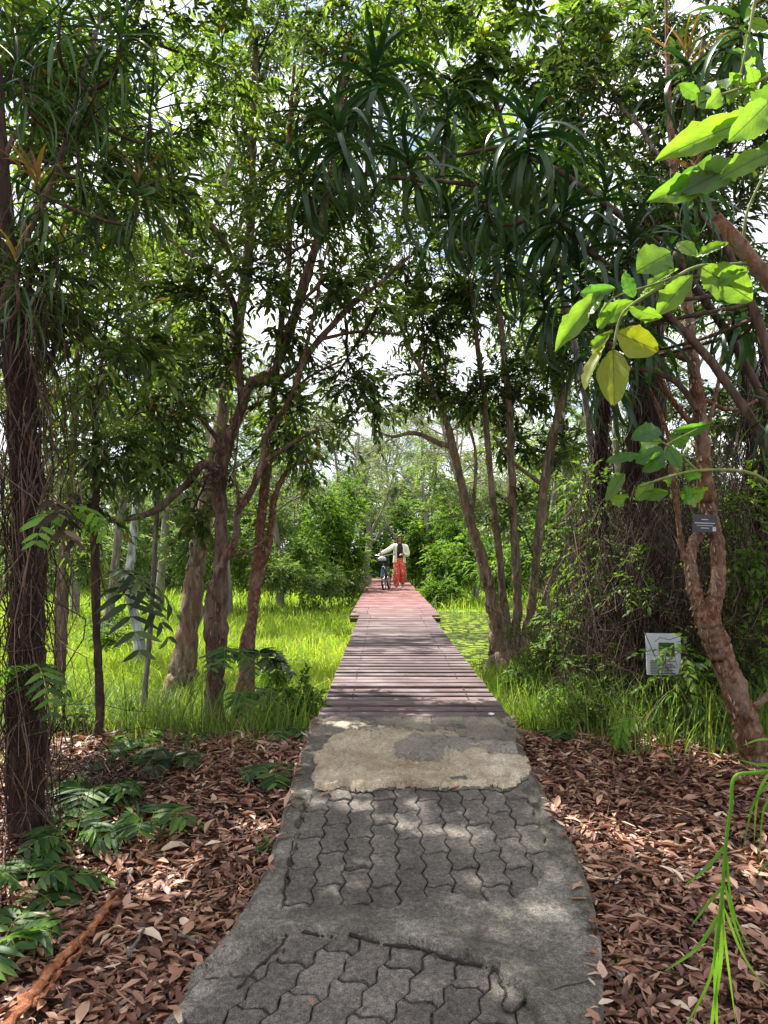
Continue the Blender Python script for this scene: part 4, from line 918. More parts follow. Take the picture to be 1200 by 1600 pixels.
# ------------------------------------------------------------------ foreground twig with big leaves
def bigleaf_mesh(key, mat, bend, seed, wavy=.03):
    g = np.random.default_rng(seed); n = 14; t = np.linspace(0, 1, n + 1)
    wv = np.sin(np.pi * np.clip(t, 0, 1) ** 1.15) ** .62; wv[0] = .02; wv[-1] = .03
    rows = []
    for vv in (-1, -.5, 0, .5, 1):
        yy = vv * .5 * wv * (1 + g.normal(size=n + 1) * .085 * (abs(vv) == 1)); zz = abs(vv) * .10 * wv - bend * t ** 2 + wavy * g.normal(size=n + 1) * abs(vv)
        rows.append(np.c_[t, yy, zz])
    V = np.vstack(rows); m = n + 1; k = np.arange(n); Q = []
    for r_ in range(4): Q.append(np.stack([r_ * m + k, r_ * m + k + 1, (r_ + 1) * m + k + 1, (r_ + 1) * m + k], -1))
    a = Acc(); a.add(V, Q=np.vstack(Q)); return a.mesh('leaf_' + key, M[mat])
BL = [bigleaf_mesh('broad', 'big_leaf', .05 + .08 * i, i) for i in range(4)]
BY = [bigleaf_mesh('yellow', 'big_leaf_yellow', .05 + .03 * i, 10 + i, .012) for i in range(2)]
BG = [bigleaf_mesh('green', 'big_leaf_green', .05 + .1 * i, 20 + i) for i in range(4)]
def place_big(parent, px0, py0, px1, py1, d0, d1, wr, me, roll=0.):
    a = P(px0, py0, d0); b = P(px1, py1, d1); T = norm(b - a); Ln = np.linalg.norm(b - a)
    view = norm(a - CAM); N = norm(-view + .0 * T); B = norm(np.cross(N, T)); N = np.cross(T, B)
    cr_, sr = math.cos(roll), math.sin(roll); B2 = B * cr_ + N * sr; N2 = -B * sr + N * cr_
    off = wloc(parent); W_ = Ln * wr; a = a - off
    inst('leaf', me, Matrix(((T[0] * Ln, B2[0] * W_, N2[0] * Ln, a[0]), (T[1] * Ln, B2[1] * W_, N2[1] * Ln, a[1]), (T[2] * Ln, B2[2] * W_, N2[2] * Ln, a[2]), (0, 0, 0, 1))), parent)
def twig_thing(label, stems, lv, d):
    root = empty('leafy_twig', P(stems[0][0][0], stems[0][0][1], d), label, 'branch')
    for s in stems:
        if s[0][0] > 1225 or s[0][1] < 10:      # stem carried on down to the ground outside the view
            q0 = P(s[0][0], s[0][1], d); gx = q0[0] + .35 + random.random() * .15; gy = q0[1] + .1
            C = catmull([(gx, gy, float(gh(gx, gy)) - .05), (gx + .06, gy, .7), (gx, gy - .03, max(1.0, q0[2] * .75)), (q0[0] + .10, q0[1], q0[2] + .02 if s[0][1] > 10 else q0[2] + .12), q0], 5)
            a = Acc(); tubes(a, C[None], np.linspace(max(.009, s[0][2] * d / F * 1.2), s[0][2] * d / F, len(C))[None], 7, rough=.06); build('stem', a, M['twig'], root)
        a = Acc(); pix_tube(a, s, d, 7, 5, .05, wob=.3); build('stem', a, M['bark_orange' if s[0][2] > 7 else 'stem_green'], root)
    for l in lv:
        x0, y0, x1, y1, wr, k = l[:6]; roll = l[6] if len(l) > 6 else random.gauss(0, .35)
        dd = d * random.uniform(.97, 1.03); me = random.choice({'l': BL, 'y': BY, 'g': BG}[k])
        place_big(root, x0, y0, x1, y1, dd, dd * random.uniform(.96, 1.05), wr, me, roll)
twig_thing('leafy twig at the right with two round yellow leaves hanging at its tip',
    [[(1230, 470, 15), (1190, 425, 13), (1150, 375, 11), (1118, 338, 9)], [(1180, 410, 4), (1130, 415, 3.5), (1085, 418, 3), (1030, 450, 3), (985, 478, 2.5), (968, 500, 2), (958, 545, 2)],
     [(1160, 385, 2.5), (1168, 330, 2), (1200, 260, 2)], [(1060, 430, 2), (1020, 445, 2), (960, 465, 1.5), (935, 495, 1.5)]],
    [(964, 520, 1028, 548, .68, 'y', 0.1), (958, 545, 960, 632, .50, 'y', 0.), (1176, 470, 1098, 418, .62, 'l', .2), (1172, 418, 1120, 440, .5, 'l', .6), (1082, 430, 1028, 484, .48, 'l', .3), (1062, 420, 1000, 448, .30, 'l', .9),
     (1048, 395, 1000, 418, .75, 'l', .4), (990, 470, 932, 500, .5, 'l'), (982, 480, 1030, 500, .45, 'l', .4), (962, 450, 905, 460, .4, 'g'), (945, 455, 868, 528, .30, 'l', .5), (975, 425, 990, 465, .5, 'g'), (1045, 445, 995, 455, .25, 'l', .9),
     (965, 475, 930, 515, .35, 'l'), (958, 515, 925, 560, .4, 'y', .9), (945, 540, 910, 605, .35, 'y', 1.0), (955, 520, 918, 545, .35, 'l'), (1090, 400, 1060, 378, .5, 'l'), (1140, 380, 1085, 396, .35, 'l', .6), (1150, 376, 1170, 405, .4, 'g')], 1.35)
twig_thing('blurred lime-green leaves hanging in at the right edge above the orange-brown stick', [[(1260, 130, 6), (1210, 165, 4), (1150, 190, 3)], [(1240, 220, 3), (1180, 255, 2.5), (1110, 275, 2)]],
    [(1180, 185, 1046, 226, .28, 'l', .4), (1230, 130, 1170, 185, .75, 'l', .1), (1175, 195, 1110, 200, .5, 'l', .2), (1200, 160, 1160, 205, .5, 'l'), (1130, 278, 1030, 300, .34, 'l', .3), (1155, 255, 1075, 292, .45, 'l', .3), (1200, 240, 1140, 262, .4, 'l'), (1120, 270, 1062, 290, .5, 'g', .2), (1235, 215, 1180, 255, .4, 'l')], 1.15)
twig_thing('small green broad leaves on a thin twig in front of the forked orange-red trunk', [[(1250, 800, 4), (1180, 742, 3), (1100, 735, 2.5), (1045, 745, 2.5), (1000, 760, 2)], [(1090, 736, 2), (1050, 700, 2), (1020, 685, 1.5)], [(1060, 740, 2), (1040, 700, 1.5), (1090, 670, 1.5)]],
    [(1050, 672, 1112, 672, .40, 'g', .5), (1045, 680, 1082, 694, .45, 'g', .3), (1042, 700, 1062, 725, .6, 'g'), (1035, 700, 995, 722, .5, 'g', .3), (1035, 690, 1000, 690, .55, 'l', .2), (1000, 712, 948, 720, .3, 'g', .4), (1040, 705, 1015, 735, .5, 'g'), (1030, 670, 1000, 680, .5, 'g'),
     (975, 740, 950, 775, .35, 'l', .2), (950, 775, 990, 788, .35, 'l', .3), (1020, 752, 995, 780, .6, 'l', .1), (1000, 775, 1042, 772, .45, 'l', .3), (1085, 772, 1062, 775, .6, 'g'), (1060, 770, 1110, 775, .38, 'l', .4), (1075, 730, 1090, 755, .6, 'g'), (1050, 745, 1035, 760, .4, 'l')], 2.6)
twig_thing('spray of tiny lime leaves on arching stems in the top right corner', [[(1230, 100, 3), (1180, 130, 2.5), (1120, 150, 2), (1080, 165, 1.5)], [(1180, 0, 2.5), (1165, 80, 2), (1150, 150, 1.5)]],
    [(1180 - 11 * i, 128 + 3 * i, 1176 - 13 * i + random.uniform(-8, 8), 128 + 3 * i + (18 if i % 2 else -18), .5, 'l') for i in range(9)] + [(1178 - 3 * i, 20 + 16 * i, 1178 - 3 * i + (18 if i % 2 else -18), 26 + 16 * i, .5, 'l') for i in range(8)], 1.9)

# ------------------------------------------------------------------ ferns
def leaflet_mesh(mat, seed, tint):
    g = np.random.default_rng(seed); n = 6; t = np.linspace(0, 1, n + 1); wv = np.sin(np.pi * t ** .7) ** .7; wv[0] = .12; wv[-1] = .01
    bend = .12 + .12 * g.random(); rows = []
    for vv in (-1, 0, 1): rows.append(np.c_[t, vv * .5 * wv + .06 * t * t, abs(vv) * .10 * wv * .22 * 4 * .25 - bend * t ** 2])
    V = np.vstack(rows); m = n + 1; k = np.arange(n)
    a = Acc(); a.add(V, Q=np.vstack([np.stack([r_ * m + k, r_ * m + k + 1, (r_ + 1) * m + k + 1, (r_ + 1) * m + k], -1) for r_ in (0, 1)]), tint=tint)
    return a.mesh('leaflet_' + mat, M[mat])
FL = {m_: [leaflet_mesh(m_, i, .1 + .2 * i) for i in range(5)] for m_ in ('fern', 'fern_bright', 'leaf_dark', 'dry')}
def frond(parent, base, dirv, ln, npair, ll, lw, mat, arch=.6):
    dirv = norm(np.asarray(dirv, float)); base = np.asarray(base, float); k = 10; t = np.linspace(0, 1, k)[:, None]
    pts = base + dirv * ln * t - np.array([0, 0, 1.]) * arch * ln * t ** 2.2
    a = Acc(); tubes(a, pts[None], np.linspace(.0028, .0012, k)[None], 4)
    fr = build('frond', a, M['stem_green' if mat != 'dry' else 'twig'], parent, at=base)
    sideh = norm(np.cross(dirv, [0, 0, 1.0])); tw = random.gauss(0, .25)
    for i in range(npair):
        f = .22 + .78 * (i + .5) / npair; c = pts[0] + dirv * ln * f - np.array([0, 0, 1.]) * arch * ln * f ** 2.2
        tg = norm(dirv - np.array([0, 0, 1.]) * arch * 2.2 * f ** 1.2)
        up = norm(np.cross(sideh, tg));
        for s in (-1, 1):
            if random.random() < .05: continue
            T = norm(sideh * s * 1.0 + tg * .45 + up * (.12 + random.gauss(0, .12)) + np.array([0, 0, -.15])); N = norm(up + s * sideh * tw * .3 + np.random.default_rng(i).normal(size=3) * .15); B = norm(np.cross(N, T)); N = np.cross(T, B)
            L_ = ll * (.55 + .6 * math.sin(math.pi * min(f * 1.02, 1) ** 1.3)) * random.uniform(.88, 1.1); W_ = lw * random.uniform(.85, 1.15); p_ = c - base
            inst('leaflet', random.choice(FL[mat]), Matrix(((T[0] * L_, B[0] * W_, N[0] * L_, p_[0]), (T[1] * L_, B[1] * W_, N[1] * L_, p_[1]), (T[2] * L_, B[2] * W_, N[2] * L_, p_[2]), (0, 0, 0, 1))), fr)
def fern(label, px, py, d, n, ln, ll, lw, mat='fern', npair=8, spread=(0, 360), el=45, arch=.6, ground=True, group=None, cat='fern'):
    b = P(px, py, d)
    if ground: b[2] = float(gh(b[0], b[1])) + .01
    root = empty('fern', b, label, cat, group)
    for i in range(n):
        az = R(spread[0] + (spread[1] - spread[0]) * (i + .5) / n + random.gauss(0, 12)); e = R(el + random.gauss(0, 12))
        frond(root, b + np.array([random.gauss(0, .01), random.gauss(0, .01), 0]), (math.cos(az) * math.cos(e), math.sin(az) * math.cos(e), math.sin(e)), ln * random.uniform(.75, 1.15), npair, ll, lw, mat, arch)
fern('dark green fern on the leaf litter just right of the mound of dead fronds', 232, 1318, 3.45, 7, .36, .12, .024)
fern('fern with long pale-striped leaflets on the mound between vine-wrapped trunk and litter', 150, 1262, 3.75, 7, .42, .13, .026, spread=(180, 400))
fern('dark fern at the left edge in front of the vine-wrapped trunk base', 40, 1375, 2.95, 6, .38, .13, .028, spread=(-60, 200))
fern('lowest broad fern in the bottom-left corner, half cut by the frame', -5, 1400, 2.6, 6, .36, .12, .028)
fern('low dark shrubby fern beside the litter trail left of the path', 268, 1228, 4.2, 9, .24, .10, .026, mat='leaf_dark')
fern('small fern against the left edge of the mortar patch', 425, 1235, 4.05, 6, .26, .10, .024)
fern('young fern sprig under the left edge of the pavers', 425, 1318, 3.3, 3, .12, .07, .020)
fern('climbing fern with lit arching leaflets on the vine-wrapped trunk near waist height', 42, 1045, 3.2, 5, .26, .085, .02, ground=False, spread=(-80, 200), el=30, arch=1.2)
fern('lit green fern frond hanging beside the upper vine-wrapped trunk', 88, 800, 3.1, 3, .26, .10, .022, ground=False, mat='fern_bright', spread=(-80, 20), el=10, arch=.9)
fern('large drooping dark leaflets hanging in front of the bright grass beside the slim sapling', 165, 905, 3.9, 4, .42, .16, .034, ground=False, mat='leaf_dark', spread=(-60, 10), el=18, arch=1.0, npair=7)
fern('fern climbing the foot of the flaky red-brown trunk', 350, 1020, 5.2, 5, .30, .11, .02, ground=False, spread=(-110, 30), el=25, arch=.9)
fern('fern tuft between the red-brown trunk and the pinkish stem', 388, 1085, 5.3, 6, .30, .12, .024, ground=False, mat='fern', spread=(-120, 40), el=35, arch=.9)
fern('dark leafy sprig in front of the pinkish stem above the mound', 405, 1035, 5.4, 5, .3, .12, .034, ground=False, mat='leaf_dark', spread=(-90, 60), el=40, arch=.7, npair=6)
fern('bright green fern frond arching over the litter on the right side of the path', 1008, 1122, 4.5, 2, .36, .13, .024, ground=False, mat='fern_bright', spread=(170, 230), el=20, arch=1.3, npair=10)
fern('lit fern at the grass edge right of the first planks', 880, 1100, 5.3, 4, .42, .10, .018, mat='fern_bright', spread=(120, 260), el=55)
fern('dark arching fern beside the white sign in the thicket', 1040, 1120, 4.8, 5, .34, .10, .024, spread=(-60, 160))
fern('dry brown fern fronds sagging from the red-brown trunk fork', 338, 728, 5.4, 5, .22, .07, .018, ground=False, mat='dry', spread=(0, 360), el=0, arch=1.2)
fern('withered pale fern leaflets hanging beside the upper vine-wrapped trunk', 74, 770, 3.0, 2, .16, .11, .026, ground=False, mat='dry', spread=(-60, 0), el=-30, arch=1.0, npair=3)
fern('yellow-green fern low at the grass edge behind the mound', 215, 1190, 4.6, 5, .22, .09, .02, mat='fern_bright')

for lab, px, py, d, n_, ln, ll, lw, mt in (
    ('dark fern between the slim sapling and the straw-covered bank', 195, 1215, 4.3, 6, .28, .10, .024, 'fern'), ('small fern on top of the mound beside the vine-wrapped trunk', 110, 1225, 3.9, 6, .28, .10, .024, 'leaf_dark'),
    ('broad dark fern directly in front of the mound of dead fronds', 118, 1322, 3.35, 6, .30, .11, .026, 'fern'), ('little fern at the litter edge under the flaky red-brown trunk', 310, 1205, 4.6, 4, .16, .07, .018, 'fern'),
    ('sparse fern in the grass between path edge and pinkish stem', 450, 1185, 4.75, 5, .26, .09, .02, 'fern'), ('low fern at the litter edge right of the path below the grass', 870, 1165, 4.7, 4, .20, .08, .018, 'fern'),
    ('dark fern at the foot of the dry vine thicket left of the sign', 960, 1110, 5.0, 5, .34, .10, .022, 'fern'), ('dark fern low in the thicket between sign and forked trunk', 1100, 1135, 4.7, 5, .30, .10, .024, 'fern')):
    fern(lab, px, py, d, n_, ln, ll, lw, mat=mt)
# ------------------------------------------------------------------ vines and thicket
def strands(acc, n, boxf, r=(.0012, .003), k=7, hang=1.0, seed=0, tint=(0, 1)):
    g = np.random.default_rng(seed); S, E = boxf(g, n); t = np.linspace(0, 1, k)[None, :, None]
    ln = np.linalg.norm(E - S, axis=1)[:, None, None]
    Pt = S[:, None] * (1 - t) + E[:, None] * t
    w1 = g.normal(size=(n, 1, 3)) * ln * .10 * hang; w2 = g.normal(size=(n, 1, 3)) * ln * .06
    Pt = Pt + w1 * np.sin(np.pi * t) + w2 * np.sin(2.6 * np.pi * t) + g.normal(size=(n, k, 3)) * .008
    Rd = (r[0] + (r[1] - r[0]) * g.random((n, 1))) * np.linspace(1, .7, k)[None]
    tubes(acc, Pt, Rd, 3, tint=tint[0] + (tint[1] - tint[0]) * g.random(n))
# vines on the big left trunk
vw = [o for o in bpy.data.objects if o.name == 'vine_wrapped_tree'][0]
a = Acc()
def f_(g, n):
    py = g.uniform(300, 1150, n); L_ = g.uniform(120, 520, n); x = 40 + g.normal(size=n) * 24; x2 = x + g.normal(size=n) * 14
    return P(x, py, 3.42 + g.normal(size=n) * .1), P(x2, np.minimum(py + L_, 1335), 3.40 + g.normal(size=n) * .1)
strands(a, 300, f_, (.0016, .0045), 9, .35, 5)
def f_(g, n):
    py = g.uniform(350, 1300, n); x = g.uniform(-60, 160, n); return P(x, py, 3.3 + g.normal(size=n) * .2), P(x + g.normal(size=n) * 90, py + g.normal(size=n) * 60, 3.3 + g.normal(size=n) * .2)
strands(a, 150, f_, (.0008, .002), 8, 1.2, 6)
build('vine', a, M['dry'], vw, kind='stuff')
# thicket on the right
a = Acc()
def f_(g, n):
    x = np.concatenate([g.uniform(900, 1230, n - n // 3), 1000 + g.normal(size=n // 3) * 40]); d = g.uniform(5.2, 7.8, n)
    y0 = 1050 - g.random(n) ** .8 * (430 - 160 * vnoise(x * .02, x * 0, 1)); y1 = y0 + g.uniform(60, 340, n); y1 = np.minimum(y1, 867 + F * 1.35 / d)
    return P(x, y0, d), P(x + g.normal(size=n) * 35, y1, d + g.normal(size=n) * .3)
strands(a, 3600, f_, (.0012, .0038), 7, 1.2, 11)
def f_(g, n):
    x = g.uniform(890, 1230, n); d = g.uniform(4.9, 6.5, n); y = g.uniform(950, 1190, n)
    return P(x, np.minimum(y, 867 + F * 1.32 / d), d), P(x + g.normal(size=n) * 60, y - g.uniform(30, 160, n), d + g.normal(size=n) * .3)
strands(a, 1500, f_, (.0012, .003), 6, 1.2, 12)
tag(build('dry_vine_thicket', a, M['dry']), 'tangle of dry brown vines and dead stems filling the right side behind the forked trunk', 'thicket', kind='stuff')
for lab, pts, d in (('dark fibrous trunk buried in dead hanging vines left of the forked trunk', [(985, 1110, 46), (990, 1000, 48), (1000, 880, 46), (1005, 760, 42), (1010, 650, 36), (1015, 500, 24), (1010, 330, 16)], 6.6),
                    ('narrow dark trunk with shaggy bark bordering the grass right of the paperbark clump', [(925, 1100, 17), (928, 1000, 18), (925, 880, 19), (935, 760, 18), (940, 650, 14), (950, 480, 10)], 6.2),
                    ('thin dark stem in the thicket right of the forked trunk', [(1168, 1090, 10), (1172, 900, 9), (1180, 760, 8), (1165, 600, 7), (1150, 450, 5)], 6.4),
                    ('crooked brown stem at the right edge of the thicket', [(1215, 1100, 12), (1205, 950, 11), (1190, 820, 9), (1200, 650, 8), (1185, 500, 6)], 5.9)):
    tree('shaggy_trunk', lab, 'tree', d, pts, 'bark_dark', 'leaf_dark', flare=.2)
    o = [q for q in bpy.data.objects if q.get('label') == lab][0]; a = Acc()
    c0 = np.array([(p[0], p[1], p[2]) for p in pts], float)
    def f_(g, n):
        u = g.uniform(c0[-1, 1] + 60, c0[0, 1] - 60, n); xx = np.interp(u, c0[::-1, 1], c0[::-1, 0]); rr = np.interp(u, c0[::-1, 1], c0[::-1, 2])
        th = g.uniform(-1, 1, n); dd = d - np.sqrt(1 - th ** 2) * rr * d / F * 1.02
        return P(xx + th * rr * 1.05, u, dd), P(xx + (th + g.normal(size=n) * .2) * rr * 1.1, u + g.uniform(30, 150, n), dd - .02)
    strands(a, 380, f_, (.002, .006), 6, .4, 21); build('vine', a, M['dry'], o, kind='stuff')
# green leaves threaded through the thicket
def bush(name, label, cat, blobs, leafm, leaf, lod=0, dens=1., group=None, limb=.01, indiv=0, twl=.25, droop=.3):
    c0 = P(*blobs[0][0]); c0[2] = float(gh(c0[0], c0[1]))
    root = empty(name, c0, label, cat, group); aL = Acc(); aT = Acc()
    for (ce, rad, wt) in blobs:
        c = P(*ce); gz = float(gh(c[0], c[1]))
        an = np.array([c[0] + random.gauss(0, .1), c[1], gz - .05])
        crown(aL, aT, an, c, rad, nsub=max(3, int(9 * wt * dens)), ntw=8, nlf=10, Ll=leaf[0], Lw=leaf[1], lod=lod, limb=limb, twl=twl, droop=droop)
    build('stems', aT, M['twig'], root, kind='stuff'); build('foliage', aL, M[leafm], root, kind='stuff')
    return root
bush('creeper', 'fresh green creeper leaves threaded through the right-hand thicket', 'creeper',
     [((960, 1050, 5.6), (.6, .5, .3), 1.3), ((1150, 1000, 5.2), (.4, .4, .5), 1.2), ((1180, 850, 5.2), (.35, .4, .5), 1.0), ((900, 950, 6), (.35, .4, .5), 1.2), ((920, 760, 6), (.3, .3, .5), 1.0), ((1060, 1090, 5.2), (.4, .3, .12), .7), ((1040, 900, 5.6), (.4, .4, .4), .6)]
      + [((px_, py_, 5.0 + .8 * random.random()), (.22, .25, .2), .55) for px_, py_ in ((1000, 1080), (1115, 1125), (1130, 1090), (960, 1120), (1180, 930), (1190, 1040), (1150, 760), (1100, 1000), (980, 900), (930, 850), (1060, 990), (975, 1060), (900, 1060), (1190, 700))]
      + [((1068, 1022, 4.72), (.03, .03, .06), .3)],
     'leaf_shrub', (.062, .026), 1, 1.0, limb=.004)
bush('shrub', 'low bright shrub behind the root mass right of the boardwalk', 'shrub', [((860, 1010, 8), (.6, .5, .3), 1.8), ((880, 930, 8), (.5, .5, .35), 1.2), ((900, 860, 8), (.4, .4, .4), 1.0)], 'leaf_shrub', (.075, .02), 0, 1.0, limb=.006)

for lab, px, py, d, hh in (('leafy weed in the grass just left of the first planks', 470, 1105, 5.3, .22), ('leafy weed between the slim sapling and the leaning pale trunk', 205, 1150, 5.2, .2), ('leafy weed at the foot of the paperbark clump facing the boardwalk', 815, 1075, 7.2, .22),
                           ('leafy weed clump between the vine-wrapped trunk and the slim sapling', 108, 1150, 4.9, .25), ('leafy weed where grass meets litter right of the path', 905, 1130, 5.0, .2), ('leafy weed in the grass behind the pinkish stem', 440, 1060, 6.6, .22), ('tall weed in the shade under the far right of the thicket', 1130, 1140, 4.8, .22)):
    bush('weed', lab, 'plant', [((px, py - 18, d), (.16, .14, hh * .6), 1.1)], 'leaf_shrub', (.055, .022), 1, 1.0, limb=.003, twl=.14)
# ------------------------------------------------------------------ far woodland
def far_tree_mesh(seed, h, kind):
    g = np.random.default_rng(seed); aB = Acc(); aL = Acc()
    k = 8; t = np.linspace(0, 1, k)[:, None]; lean = g.normal(size=3) * .12 * h; lean[2] = 0
    pts = np.array([0, 0, -.3]) + np.array([0, 0, h * .9]) * t + lean * t ** 1.5 + g.normal(size=(k, 3)) * .05 * t
    tubes(aB, pts[None], np.linspace(.016 * h, .005 * h, k)[None], 7, rough=.1)
    lf = (.17, .075) if kind != 'grey' else (.14, .045)
    for q in range(9):
        s = pts[g.integers(3, 8)]; c = s + np.array([g.normal() * .16 * h, g.normal() * .16 * h, g.uniform(.02, .22) * h]); c[2] = min(c[2], h)
        crown(aL, aB, s, c, (.13 * h, .13 * h, .085 * h), nsub=8 if kind != 'bare' else 7, ntw=8 if kind != 'bare' else 4, nlf=9 if kind != 'bare' else 3, Ll=lf[0], Lw=lf[1], lod=0, twl=.55, droop=.2, limb=.005 * h, r=g)
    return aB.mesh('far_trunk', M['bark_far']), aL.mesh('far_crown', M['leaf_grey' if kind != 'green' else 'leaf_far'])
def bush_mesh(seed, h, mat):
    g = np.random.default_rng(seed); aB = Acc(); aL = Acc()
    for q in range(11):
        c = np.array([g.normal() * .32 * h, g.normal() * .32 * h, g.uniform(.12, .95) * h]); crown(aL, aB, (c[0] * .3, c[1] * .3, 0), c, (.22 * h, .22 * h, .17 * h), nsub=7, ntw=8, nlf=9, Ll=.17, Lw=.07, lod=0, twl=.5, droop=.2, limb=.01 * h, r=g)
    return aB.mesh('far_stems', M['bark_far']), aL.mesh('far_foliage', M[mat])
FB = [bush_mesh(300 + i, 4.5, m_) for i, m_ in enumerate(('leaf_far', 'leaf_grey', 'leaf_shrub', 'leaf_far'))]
FT = {k: [far_tree_mesh(100 + 7 * i + 50 * j, 9.0, k) for i in range(n)] for j, (k, n) in enumerate((('green', 3), ('grey', 3), ('bare', 2)))}
def far_tree(px, d, h, kind, label, name='woodland_tree', group=None, lean=0.):
    x = (px - 600) * d / F; z = float(gh(x, d))
    root = empty(name, (x, d, z), label, 'tree', group)
    me = random.choice(FT[kind]); s = h / 9.0; Mx = Matrix.Rotation(random.random() * 6.28, 4, 'Z') @ Matrix.Scale(s, 4)
    Mx = Matrix.Rotation(lean, 4, 'Y') @ Mx
    inst('trunk', me[0], Mx, root); o = inst('foliage', me[1], Mx, root); o['kind'] = 'stuff'
g1 = 'leafy trees standing beyond the marsh'; l1 = 'leafy green tree in the woodland beyond the marsh'
g2 = 'grey thin-leaved trees beyond the marsh'; l2 = 'grey-branched tree with sparse pale leaves in the woodland beyond the marsh'
for px, d, h, k in [(455, 34, 8.2, 'green'), (500, 38, 10.2, 'grey'), (545, 40, 9.6, 'grey'), (575, 46, 10.2, 'bare'), (600, 50, 10.4, 'grey'), (625, 44, 9.0, 'bare'), (650, 48, 10.0, 'green'), (700, 42, 10.0, 'grey'), (740, 38, 9.6, 'grey'), (785, 36, 8.5, 'green'),
                    (830, 40, 9.0, 'grey'), (880, 38, 9.2, 'green'), (930, 34, 9.0, 'grey'), (985, 36, 9, 'green'), (1050, 34, 9, 'grey'), (1120, 36, 9, 'green'), (1190, 34, 9.5, 'grey'), (400, 32, 8.4, 'grey'), (350, 34, 8.8, 'green'), (300, 30, 8.4, 'grey'),
                    (245, 34, 9.0, 'green'), (190, 30, 8.6, 'grey'), (130, 34, 9, 'green'), (70, 30, 9, 'grey'), (10, 32, 9, 'green'), (-60, 30, 9, 'grey'), (1270, 36, 9, 'grey'), (520, 58, 10, 'green'), (560, 66, 11, 'grey'), (680, 62, 10, 'grey'), (610, 80, 12, 'green'), (420, 56, 10.5, 'grey'), (760, 58, 11, 'green'), (330, 54, 11, 'green'), (860, 56, 12, 'grey'), (640, 70, 11, 'green'), (585, 38, 7.0, 'grey'), (640, 36, 6.4, 'grey'), (715, 30, 7.8, 'grey'), (530, 30, 7.6, 'grey')]:
    far_tree(px, d, h, k, l1 if k == 'green' else l2, group=g1 if k == 'green' else g2)
for px, d, h, k, lab in [(440, 21, 7.6, 'grey', 'grey-limbed tree just left of the boardwalk end behind the dark shrub mass'), (360, 19, 7.2, 'green', 'tree at the back of the bright grass behind the leaning pale trunk'),
                         (250, 20, 7.5, 'green', 'leafy tree at the back of the bright grass behind the white paper-barked trunk'), (120, 18, 7.5, 'grey', 'pale-leaved tree at the far left of the bright grass'), (745, 24, 7.4, 'grey', 'grey tree rising behind the leaning stem of the paperbark clump'),
                         (850, 20, 7.4, 'green', 'leafy tree behind the rightmost stem of the paperbark clump'), (960, 16, 7.2, 'green', 'leafy tree standing behind the dry vine thicket'), (1120, 15, 7.2, 'grey', 'sparse pale tree glimpsed through the thicket at the right')]:
    far_tree(px, d, h, k, lab)
gb = 'bushes at the far edge of the marsh'
for i_ in range(46):
    px = -60 + i_ * 29 + random.uniform(-12, 12); d = random.uniform(27, 44); x = (px - 600) * d / F
    if abs(x - .2) < 1.6: continue
    root = empty('marsh_bush', (x, d, float(gh(x, d))), 'dense green bush at the far edge of the marsh below the woodland crowns', 'bush', gb)
    me = FB[i_ % 4]; Mx = Matrix.Rotation(random.random() * 6.28, 4, 'Z') @ Matrix.Scale(random.uniform(.75, 1.25), 4)
    inst('stems', me[0], Mx, root)['kind'] = 'stuff'; inst('foliage', me[1], Mx, root)['kind'] = 'stuff'
# slim pale pole-like dead tree and the vine clad boles near the boardwalk end
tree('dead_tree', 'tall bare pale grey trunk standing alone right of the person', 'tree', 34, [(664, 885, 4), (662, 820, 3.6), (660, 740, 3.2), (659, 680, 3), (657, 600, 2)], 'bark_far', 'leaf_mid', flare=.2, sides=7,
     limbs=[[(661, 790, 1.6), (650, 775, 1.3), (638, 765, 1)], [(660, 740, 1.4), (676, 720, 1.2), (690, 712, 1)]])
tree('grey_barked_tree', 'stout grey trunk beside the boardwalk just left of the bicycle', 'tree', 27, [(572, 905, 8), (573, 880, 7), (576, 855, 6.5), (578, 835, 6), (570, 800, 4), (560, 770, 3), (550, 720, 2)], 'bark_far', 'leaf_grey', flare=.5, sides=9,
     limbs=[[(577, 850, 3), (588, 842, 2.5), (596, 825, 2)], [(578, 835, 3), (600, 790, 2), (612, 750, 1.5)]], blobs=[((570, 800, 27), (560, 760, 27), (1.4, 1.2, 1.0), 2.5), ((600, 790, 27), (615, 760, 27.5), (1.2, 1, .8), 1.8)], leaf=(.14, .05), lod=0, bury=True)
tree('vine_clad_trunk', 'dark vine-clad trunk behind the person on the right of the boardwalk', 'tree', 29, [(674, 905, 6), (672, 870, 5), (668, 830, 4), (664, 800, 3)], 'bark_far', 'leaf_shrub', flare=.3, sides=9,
     blobs=[((668, 830, 29), (672, 860, 28.5), (.5, .5, .9), 1.5)], leaf=(.12, .06), lod=0)

